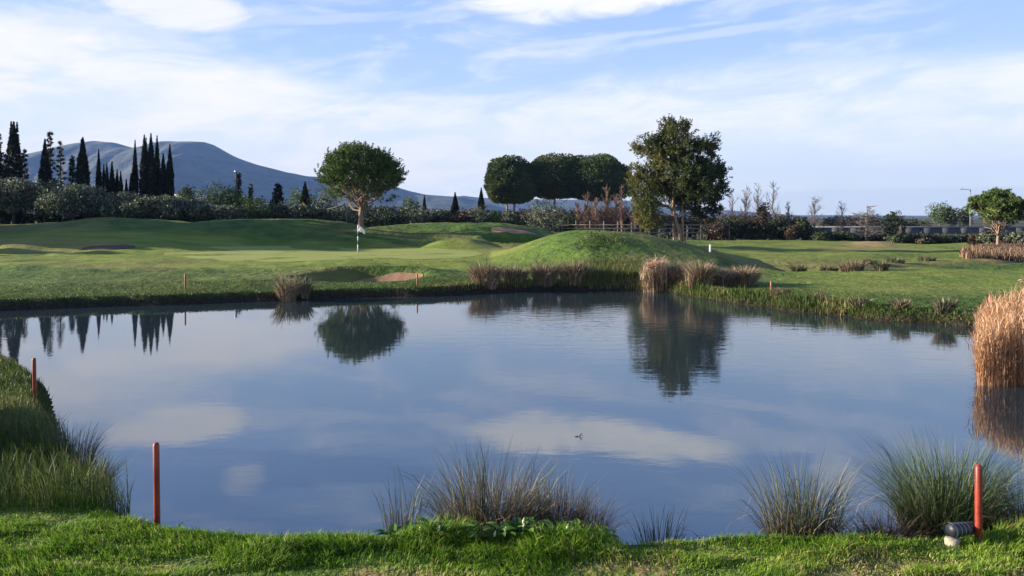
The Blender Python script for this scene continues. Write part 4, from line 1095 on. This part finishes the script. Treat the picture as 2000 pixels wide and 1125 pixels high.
stake(1387, 478, 500, 38.5, 'white stake on the right flank of the middle mound', 'poleW', .05, group='white stakes')

# ------------------------------------------------------------------ rushes, reeds, shore plants
def rush(px, ybase, D, wpx, hpx, n, label, green=.6, seed=1, spread=.55, name='rush_clump', cat='rush clump', w=.0054, group=None, dry_h=.6, zoff=0.0, drymat='dry_rush', ybot=None, greenmat='rush', flatten=.6, bent=0):
    rng = np.random.default_rng(seed); s = D/FPX; X = (px-1000)*s; z = gz(X, D); z = max(z, -.03)+zoff
    r = thing(name, label, cat, (X, D, z), group); W = wpx*s; H = hpx*s
    def go(cnt, hh, nm, mat, lean, t0, t1, ww):
        rad = W*.28*np.sqrt(rng.uniform(0, 1, cnt)); a = rng.uniform(0, 6.283, cnt)
        bx = rad*np.cos(a); by = rad*np.sin(a)*flatten
        gx = X+bx; gy = D+by; base = np.c_[bx, by, np.maximum(height(gx, gy), -.05)-z-.02]
        h = hh*(.30+.75*rng.beta(2.2, 1.6, cnt))
        ln = lean*np.clip(rad/(W*.28), 0, 1)*rng.uniform(.2, 1.2, cnt)+rng.uniform(0, .10, cnt)
        az = a+rng.normal(size=cnt)*.5
        V, F, T, u = blades(base, h, ww*rng.uniform(.7, 1.3, cnt), ln, az, np.clip(rng.uniform(t0, t1, cnt), 0, 1), .3, 4, rng)
        link(nm, make_mesh(nm, V, F, T, False, M[mat]), r)
    if green > 0: go(int(n*green), H, 'green_stems', greenmat, spread, .1, .8, w)
    if green < 1: go(int(n*(1-green)), H*dry_h, 'dry_stems', drymat, spread*1.25, 0, 1, w*.9)
    if bent:
        a = rng.uniform(0, 6.283, bent); rad = W*.2*rng.uniform(0, 1, bent)
        V, F, T, u = blades(np.c_[rad*np.cos(a), rad*np.sin(a)*.5, np.zeros(bent)], H*rng.uniform(.5, .95, bent), np.full(bent, w*1.15), rng.uniform(.9, 1.9, bent), a+rng.normal(size=bent)*.4, rng.uniform(.5, 1, bent), .8, 7, rng)
        link('bent_stems', make_mesh('bent_stems', V, F, T, False, M['dry_rush']), r)
    return r

# nearest row on the bank
rush(955, 1030, 6.40, 340, 228, 1250, 'largest grey rush clump in the middle of the near bank', .5, 11, .62, dry_h=.8, bent=30)
rush(785, 1025, 6.40, 130, 175, 170, 'thin sparse rush stems left of the largest grey clump', .6, 12, .25)
rush(1080, 1030, 6.38, 200, 175, 800, 'brownish rush clump at the right side of the largest grey clump', .3, 13, .45, dry_h=.85, bent=10)
rush(1155, 1030, 6.35, 95, 140, 330, 'orange dried rush tuft with a few bent pale stems', .08, 14, .6, dry_h=1.0, drymat='reed', bent=16)
rush(1290, 1045, 6.30, 150, 115, 170, 'low sparse rush tuft between the orange tuft and the upright green clump', .5, 15, .35)
rush(1565, 1055, 6.26, 240, 215, 800, 'upright green rush clump left of the big bushy one', .62, 16, .50, bent=16)
rush(1850, 1055, 6.42, 310, 245, 2100, 'big bushy green rush clump behind the black pipe', .78, 17, .75, dry_h=.75, bent=30, greenmat='rush_green')
rush(1730, 1055, 6.2, 190, 120, 1000, 'brown collapsed rushes at the left foot of the big bushy clump', .1, 18, 1.15, dry_h=.9, bent=20)
rush(1995, 1050, 6.3, 130, 205, 800, 'dry brown rushes at the right edge behind the bright red stake', .25, 19, .7)
rush(188, 985, 7.5, 100, 100, 420, 'dark rush tuft leaning over the water at the lower left corner of the pond', .9, 20, .7)
rush(150, 960, 8.1, 120, 120, 420, 'dark rush tuft on the left bank above the corner of the pond', .9, 21, .6)

def near_stray():
    rng = np.random.default_rng(99)
    for k, (px, D, h, az, lean, lab) in enumerate(((1375, 6.25, .42, 2.9, 1.1, 'long dark bent stem arching over the water, upper one'), (1400, 6.25, .36, 3.2, 1.25, 'long dark bent stem arching over the water, lower one'),
                                                   (345, 6.7, .16, .4, .7, 'thin stray stem beside the tall red stake'))):
        X = (px-1000)/FPX*D; z = gz(X, D)
        V, F, T, u = blades(np.array([[0, 0, 0.]]*3)+rng.normal(size=(3, 3))*.01, np.array([h, h*.8, h*.6]), np.full(3, .008), np.full(3, lean), np.array([az, az+.2, az-.15]), np.array([.1, .3, .6]), .6, 6, rng)
        o = link('arching_rush', make_mesh('arching_rush', V, F, T, False, M['rush']), None, (X, D, max(z, 0)))
        tag(o, lab, 'plant stem')
near_stray()

far_r = [ # px, D, w, h, n, green, label, name
    (560, 25.2, 62, 54, 520, .4, 'dark brown rush clump leaning over the far bank left of the bunker'),
    (592, 25.6, 50, 40, 350, .7, 'low green rushes right of the dark brown clump on the far bank'),
    (948, 28.4, 95, 52, 1100, .2, 'reddish rush clump on the far bank left of the faded stake'),
    (1005, 29.0, 80, 42, 700, .45, 'low mixed rushes right of the reddish clump'),
    (1065, 29.2, 80, 50, 800, .35, 'brown rush clump on the far bank below the middle mound'),
    (1120, 29.2, 85, 52, 900, .4, 'dark rush clump right of the brown one below the middle mound'),
    (1328, 28.4, 80, 52, 1000, .2, 'green-brown reed clump right of the orange reeds'),
    (1368, 26.8, 70, 64, 1000, .3, 'tall mixed reed clump at the corner of the far shore'),
    (1408, 27.2, 70, 45, 700, .4, 'low reeds between the corner clump and the reddish clump'),
    (1452, 27.6, 95, 46, 1100, .08, 'reddish reed clump around a faded stake on the right far shore'),
    (1525, 23.5, 60, 26, 400, .5, 'dark low tuft below the faded orange stake'),
    (1600, 22.4, 50, 24, 300, .5, 'brownish tuft on the right shore halfway to the tall reeds'),
    (1680, 21.2, 60, 24, 350, .6, 'green tuft on the right shore'),
    (1760, 20.5, 50, 26, 300, .4, 'brown tuft on the right shore near the tall reeds'),
    (1845, 19.9, 60, 34, 400, .7, 'green rush tuft on the right shore just left of the tall reeds'),
    (1665, 33.5, 75, 30, 520, .3, 'pale brown tuft in the rough patch of the right field'),
    (1722, 33.0, 45, 24, 350, .85, 'dark green tuft at the right end of the rough patch'),
    (1620, 33.8, 60, 14, 300, .8, 'low tuft at the left of the rough patch'),
    (1560, 34.0, 50, 18, 300, .85, 'green tuft left of the rough patch'),
    (1700, 38.0, 60, 14, 300, .85, 'low dark tuft along the ditch in the right field'),
    (1750, 39.5, 60, 14, 300, .85, 'dark tuft further right along the ditch'),
    (1810, 41.0, 60, 14, 300, .8, 'dark tuft where the ditch meets the dry grass'),
]
for i, (px, D, w, h, n, g, lab) in enumerate(far_r):
    rush(px, 0, D, w, h, n, lab, g, 40+i, .72, w=.022, group='rush clumps across the pond', dry_h=.95, drymat='reed_far')

def reeds(px0, px1, D0, D1, ztop, n, label, seed, w=.02, leaf=1.0, plumes=60, name='reed_clump', lean0=.12, green=0, slope=0, mat='reed'):
    rng = np.random.default_rng(seed)
    y = rng.uniform(D0, D1, n); px = rng.uniform(px0, px1, n); x = (px-1000)/FPX*y
    cx, cy = x.mean(), y.mean(); cz = max(gz(cx, cy), -.05)
    r = thing(name, label, 'reeds', (cx, cy, cz))
    base = np.c_[x-cx, y-cy, np.maximum(height(x, y), -.1)-cz-.02]
    edge = 1-.34*np.exp(-((px-px0)/(px1-px0)*6))
    h = (ztop-base[:, 2]-cz)*rng.uniform(.78, 1.0, n)*edge*(.9+.2*fbm(x*2.2, y*2, 2, seed))*(1+slope*(x-cx))
    az = rng.uniform(0, 6.28, n)*.35+math.pi*.9; ln = rng.uniform(0, lean0, n)+.25*np.exp(-((x-x.min())/.3))*rng.uniform(.2, 1, n)
    t = rng.uniform(0, .9, n)
    V, F, T, u = blades(base, h, w*.45*rng.uniform(.7, 1.2, n), ln, az, t, .5, 4, rng)
    link('stems', make_mesh('stems', V, F, T, False, M[mat]), r)
    # leaves along the stems
    m = int(n*4*leaf); k = rng.integers(0, n, m); uu = rng.uniform(.12, .95, m)
    d = np.c_[np.cos(az[k]), np.sin(az[k]), np.zeros(m)]
    ang = ln[k]*(uu*.5+.8*uu*uu)
    b2 = base[k]+d*(h[k]*uu*np.sin(ang))[:, None]+np.array([0, 0, 1])*(h[k]*uu*np.cos(ang))[:, None]
    V, F, T, u = blades(b2, rng.uniform(.15, .34, m)*(w/.02)**.5, w*.8*rng.uniform(.5, 1.1, m), rng.uniform(.15, .85, m), rng.uniform(0, 6.28, m), np.clip(.25+.6*uu+rng.normal(size=m)*.2, 0, 1), .7, 3, rng)
    link('leaves', make_mesh('leaves', V, F, T, False, M[mat]), r)
    tall = np.argsort(-h*rng.uniform(.85, 1, n))[:plumes]
    cs = []; ds = []
    for q in tall:
        tip = base[q]+np.array([math.cos(az[q])*h[q]*math.sin(ln[q]*1.3), math.sin(az[q])*h[q]*math.sin(ln[q]*1.3), h[q]*math.cos(ln[q]*1.1)])
        cs.append(tip[None]+np.linspace(-.10, .06, 5)[:, None]*np.array([-.5, 0, .9])); ds.append(np.tile([-.55, 0, .5], (5, 1)))
    V, F, T = needles(np.vstack(cs), np.vstack(ds), rng, 5, .11*(w/.02)**.4, .010*(w/.02)**.6)
    link('plumes', make_mesh('plumes', V, F, T, False, M['plume']), r)
reeds(1908, 2170, 12.4, 15.2, 1.52, 5200, 'tall dense orange reed bed standing in the water at the right edge', 61, plumes=80, slope=.06, lean0=.07)
reeds(1256, 1303, 27.9, 29.0, 1.18, 420, 'bright orange upright reeds on the far shore below the middle mound', 62, mat='reed_far', w=.034, plumes=14)
reeds(1346, 1392, 26.6, 27.6, .98, 240, 'small orange reeds at the corner of the far shore', 63, mat='reed_far', w=.036, plumes=10)

# dry reddish grass field at right
def field_blades(name, label, cat, xs, ys, hmin, hmax, w, mat, seed, lean=.35, seg=2, t0=0, t1=1, kind=None):
    rng = np.random.default_rng(seed); n = len(xs)
    z = height(xs, ys)
    V, F, T, u = blades(np.c_[xs, ys, z-.01], rng.uniform(hmin, hmax, n), w*rng.uniform(.7, 1.3, n), rng.uniform(.05, lean, n), rng.uniform(0, 6.28, n), rng.uniform(t0, t1, n), .5, seg, rng)
    o = link(name, make_mesh(name, V, F, T, False, M[mat]))
    return tag(o, label, cat, None, kind)
rng = np.random.default_rng(5)
n = 16000; D = rng.uniform(42, 60, n); p = rng.uniform(1865, 2150, n); k = (p > 1865+(D-42)*1.0+30*fbm(D*.5, p*.05, 2, 4)); D = D[k]; p = p[k]
field_blades('dry_grass', 'dry reddish tall grass spreading around the right pine', 'dry grass', (p-1000)/FPX*D, D, .25, .6, .045, 'dry_rush', 6, kind='stuff')

# ------------------------------------------------------------------ grass
def near_grass():
    rng = np.random.default_rng(2)
    N = 265000
    y = 4.55+rng.uniform(0, 1, N)**1.0*2.2; x = rng.uniform(-1, 1, N)*(y*.78+1.2)
    sd = lake_sd(x, y); k = (sd > .02); x = x[k]; y = y[k]; sd = sd[k]
    n = len(x)
    c = fbm(x*2.1, y*4.2, 3, 14)
    dens = sstep(.28, .5, c)*.75+.25
    bare = sstep(5.62, 5.18, y+.45*(fbm(x*1.1, y*3, 3, 31)-.5))*sstep(.42, .58, fbm(x*1.3+3, y*2.5, 3, 77))
    keep = rng.uniform(0, 1, n) < dens*(1-.85*bare)
    x = x[keep]; y = y[keep]; sd = sd[keep]; c = c[keep]; bare = bare[keep]; n = len(x)
    tuft = sstep(.5, .75, fbm(x*1.6+7, y*2.0, 3, 91))*np.exp(-(sd/.55)**2)
    h = (.028+.055*sstep(.3, .65, c)+.20*tuft+.04*np.exp(-(sd/.3)**2))*rng.uniform(.55, 1.15, n)
    h *= (1-.6*bare)
    w = .0056*rng.uniform(.6, 1.4, n)*(1+.8*tuft)
    az = rng.uniform(0, 6.28, n)*.55+2.2*fbm(x*1.4, y*1.4, 2, 3)*3
    V, F, T, u = blades(np.c_[x, y, height(x, y, sd)-.005], h, w, rng.uniform(.1, .95, n), az, np.clip(.25+.9*(fbm(x*.9, y*2.2, 3, 55)-.5)+rng.uniform(-.15, .55, n)+.55*bare+.6*(rng.uniform(0, 1, n) < .09), 0, 1), .5, 2, rng)
    tag(link('grass', make_mesh('grass', V, F, T, False, M['grass'])), 'bright green mown grass of the near bank along the bottom', 'grass', None, 'stuff')
near_grass()
def bank_grass():
    rng = np.random.default_rng(3)
    N = 100000
    y = rng.uniform(6.4, 15.5, N); x = rng.uniform(-17, -2.6, N); sd = lake_sd(x, y)
    k = (sd > .0) & (x > -y*1.15-1.0) & (px_of(x, y) < 238+30*fbm(y*3, x, 2, 2)); x = x[k]; y = y[k]; sd = sd[k]; n = len(x)
    c = fbm(x*1.3, y*1.3, 3, 66)
    lower = 1-sstep(7.5, 10.5, y)
    h = (.09+.26*sstep(.35, .6, c)*lower+.16*lower+.10*np.exp(-(sd/.35)**2))*rng.uniform(.5, 1.15, n)
    az = rng.uniform(0, 6.28, n)*.6+1.2
    V, F, T, u = blades(np.c_[x, y, height(x, y, sd)-.01], h, (.006+.0012*(y-6))*rng.uniform(.6, 1.3, n), rng.uniform(.05, .6, n), az, np.clip(.25+.8*(c-.5)+rng.uniform(0, .5, n), 0, 1), .5, 3, rng)
    tag(link('tall_grass', make_mesh('tall_grass', V, F, T, False, M['tallgrass'])), 'tall dark grass covering the left bank of the pond', 'tall grass', None, 'stuff')
bank_grass()
def shore_grass():
    rng = np.random.default_rng(4)
    A = LAKE_D; seg = A[(A[:, 1] > 17)]
    N = 95000; i = rng.integers(0, len(seg), N)
    x = seg[i, 0]+rng.normal(size=N)*.5; y = seg[i, 1]+rng.normal(size=N)*.35+rng.uniform(0, 1, N)**1.5*5.0
    sd = lake_sd(x, y); k = (sd > np.where(x > 3, 0.0, .12)) & (sd < 5.5) & (np.abs(x) < y*.95+1); x = x[k]; y = y[k]; sd = sd[k]; n = len(x)
    c = fbm(x*.8, y*.8, 3, 8); edge = np.exp(-(sd/.7)**2)
    mid = np.exp(-((x-4.0)/5.0)**2)
    h = (.05+edge*(.04+.18*sstep(.45, .65, c))*(.5+.7*sstep(0, 8, x))+.22*edge*mid)*rng.uniform(.5, 1.2, n)
    V, F, T, u = blades(np.c_[x, y, height(x, y, sd)-.01], h, .020*rng.uniform(.6, 1.3, n), rng.uniform(.05, .7, n), rng.uniform(0, 6.28, n), np.clip(rng.uniform(0, .6, n)+.6*edge*sstep(.42, .62, fbm(x*.5, y*.5, 2, 19)), 0, 1), .4, 2, rng)
    tag(link('shore_grass', make_mesh('shore_grass', V, F, T, False, M['tallgrass'])), 'rough grass fringe along the far and right shore of the pond', 'rough grass', None, 'stuff')
shore_grass()

def bank_patches():
    rng = np.random.default_rng(31)
    n = 5200; p = rng.uniform(1140, 1258, n); D = rng.uniform(28.9, 31.8, n); x = (p-1000)/FPX*D; k = lake_sd(x, D) > .15
    field_blades('shore_reed_grass', 'pale green tall grass on the far bank between the dark rushes and the orange reeds', 'tall grass', x[k], D[k], .25, .62, .03, 'tallgrass', 32, .3, 2, .35, .85, 'stuff')
    n = 900; p = 1175+rng.normal(size=n)*34; D = 36.5+rng.normal(size=n)*1.1
    field_blades('mound_weeds', 'patch of coarse bright weeds on the front of the middle mound', 'weeds', (p-1000)/FPX*D, D, .05, .15, .05, 'tallgrass', 33, 1.1, 2, 0, .6, 'stuff')
bank_patches()
# ------------------------------------------------------------------ broad-leaved weeds on the near bank
def weed(px, D, W, H, n, label, seed, bloom=0):
    rng = np.random.default_rng(seed); X = (px-1000)/FPX*D; z = gz(X, D)
    r = thing('broadleaf_weed', label, 'weed', (X, D, z), 'broad-leaved weeds on the near bank'); mb = MB(); bl = MB()
    for i in range(n):
        bx, by = rng.normal()*W*.3, rng.normal()*W*.12; a = rng.uniform(0, 6.28); L = rng.uniform(.09, .16); wd = L*rng.uniform(.16, .26)
        up = rng.uniform(.3, 1.1); st = rng.uniform(.25, 1)*H*.7; d = np.array([math.cos(a), math.sin(a), 0]); sd_ = np.array([-math.sin(a), math.cos(a), 0])
        V = []
        for j in range(6):
            u = j/5; c = np.array([bx, by, st])+d*L*u*math.cos(up*(1-u*.7))+np.array([0, 0, 1])*L*(math.sin(up)*u-.45*u*u)
            q = wd*math.sin(math.pi*min(.98, u*.88+.1))**.8
            V += [c-sd_*q+np.array([0, 0, q*.35]), c, c+sd_*q+np.array([0, 0, q*.35])]
        F = []
        for j in range(5):
            b = j*3
            for e in (0, 1): F += [(b+e, b+e+1, b+e+4), (b+e, b+e+4, b+e+3)]
        mb.add(V, F, rng.uniform(.1, .9))
        mb.tube([(bx*.8, by*.8, -.01), (bx, by, st)], [.004, .003], 4, rng.uniform(0, .5))
    mb.build('leaves', M['weed'], r, smooth=True)
    for i in range(bloom):
        bx, by = rng.normal()*W*.3, -abs(rng.normal())*.05; zz = H*rng.uniform(.6, 1.0)
        bl.tube([(bx, by, zz-.03), (bx+.004, by, zz-.01), (bx+.012, by, zz+.02)], [.006, .011, .002], 6, .6)
    if bloom: bl.build('pale_leaf_tip', M['white_leaf'], r)
weed(1035, 5.80, 0.24, 0.22, 30, 'tallest broad-leaved weed in front of the largest grey rush clump', 71, 2)
weed(1085, 5.80, 0.18, 0.19, 19, 'broad-leaved weed right of the tallest one', 72, 1)
weed(1120, 5.80, 0.16, 0.17, 16, 'broad-leaved weed with a pale tip left of the orange dried tuft', 73, 1)
weed(1175, 5.80, 0.13, 0.18, 10, 'single broad-leaved weed below the orange dried tuft', 74)
weed(980, 5.80, 0.21, 0.15, 21, 'low broad-leaved weed with pale tips at the foot of the largest clump', 75, 2)
weed(900, 5.80, 0.21, 0.14, 19, 'low broad-leaved weed left of the largest grey clump', 76)
weed(840, 5.80, 0.19, 0.18, 18, 'broad-leaved weed with a pale bent leaf below the sparse stems', 77, 2)
weed(770, 5.80, 0.16, 0.12, 12, 'small broad-leaved weed left of the sparse stems', 78)

# ------------------------------------------------------------------ drain pipe
M['blackpl'] = solid_mat('black_plastic', (.018, .021, .030), (.045, .05, .065), 12, .38)
M['ridge'] = solid_mat('pale_plastic_edge', (.16, .17, .20), (.30, .31, .34), 20, .5)  # paler grey for the ribs and rim
M['inside'] = solid_mat('pipe_inside_shade', (.006, .008, .014), (.015, .02, .03), 12, .5)
M['lime'] = solid_mat('pale_stone', (.24, .22, .17), (.40, .37, .29), 14, .9, .004)
def pipe():
    D = 5.80; X = (1862-1000)/FPX*D; z = gz(X, D)
    zc = max(CAMZ-(1033-HZ)/FPX*D-z, .08)
    r = thing('drain_pipe', 'black corrugated drain pipe end resting on a pale stone left of the bright red stake', 'pipe', (X, D, z), rz=R(0))
    ax = np.array([1, 0.42, 0]); ax /= np.linalg.norm(ax); L = .27; ra = .053
    k = 40; pts = [np.array([-.04, -.03, zc])+ax*L*i/k+np.array([0, 0, -.02*i/k]) for i in range(k+1)]
    rad = [ra*(1-.18*i/k)*(1+.07*math.sin(i/k*L/.045*2*math.pi)) for i in range(k+1)]
    mb = MB(); mb.tube(pts, rad, 28, cap=False); mb.build('corrugated_tube', M['blackpl'], r, smooth=True)
    for q in (9, 16, 23):
        m = MB(); m.tube([pts[q]-ax*.003, pts[q]+ax*.003], [ra*(1-.18*q/k)*1.085]*2, 28, cap=False); m.build('rib', M['ridge'], r, smooth=True)
    m = MB(); m.tube([pts[0]-ax*.006, pts[0]+ax*.012], [ra*1.08]*2, 28, cap=False); m.build('rim', M['ridge'], r, smooth=True)
    m = MB(); m.tube([pts[0]+ax*.002, pts[0]+ax*.010], [ra*.93]*2, 28); m.build('mouth_shade', M['inside'], r)  # near-black disc painted as the shade inside the pipe mouth
    s = thing('pale_stone', 'pale stone block under the mouth of the black pipe', 'stone', (X-.035, D-.04, z))
    rng = np.random.default_rng(8); V = []
    h = max(.02, zc-ra*.95)
    for zz, q in ((-.03, 1.0), (h*.55, 1.02), (h*.95, .93), (h, .8)):
        for j in range(14):
            a = j/14*6.283; V.append((.052*q*math.cos(a)*(1+.1*rng.normal()*.6), .05*q*math.sin(a)*(1+.1*rng.normal()*.6), zz+rng.normal()*.002))
    V.append((0, 0, h)); F = []
    for i in range(3):
        for j in range(14): a = i*14+j; b = i*14+(j+1) % 14; F += [(a, b, b+14), (a, b+14, a+14)]
    for j in range(14): F.append((42+j, 42+(j+1) % 14, 56))
    m = MB(); m.add(V, F); m.build('stone_body', M['lime'], s)
pipe()
# small floating twig on the water
m = MB(); rng = np.random.default_rng(4)
m.tube(limb((-.05, 0, .004), (.06, .01, .012), rng, 5, .05), np.linspace(.006, .003, 5), 5); m.tube([(.01, 0, .01), (.03, .0, .035), (.05, .01, .04)], [.005, .006, .002], 5)
o = m.build('floating_twig', M['olive_bark'], None, ((1130-1000)/FPX*9.6, 9.6, .0)); tag(o, 'small dark twig floating on the pond left of the reflected cloud', 'twig')

# ------------------------------------------------------------------ haze
def haze():
    m = bpy.data.materials.new('haze_air'); m.use_nodes = True; t = m.node_tree; t.nodes.clear()
    out = t.nodes.new('ShaderNodeOutputMaterial'); v = t.nodes.new('ShaderNodeVolumePrincipled')
    v.inputs['Color'].default_value = (.20, .36, .80, 1); v.inputs['Density'].default_value = HAZE; v.inputs['Anisotropy'].default_value = 0.0
    t.links.new(v.outputs[0], out.inputs['Volume'])
    mb = MB(); mb.box((0, 2400, 174), (3300, 2900, 176.2)); mb.build('haze', m); tag(bpy.data.objects['haze'], 'thin blue air haze over the far hills', 'haze', None, 'stuff')
HAZE = 0.95e-4
haze()
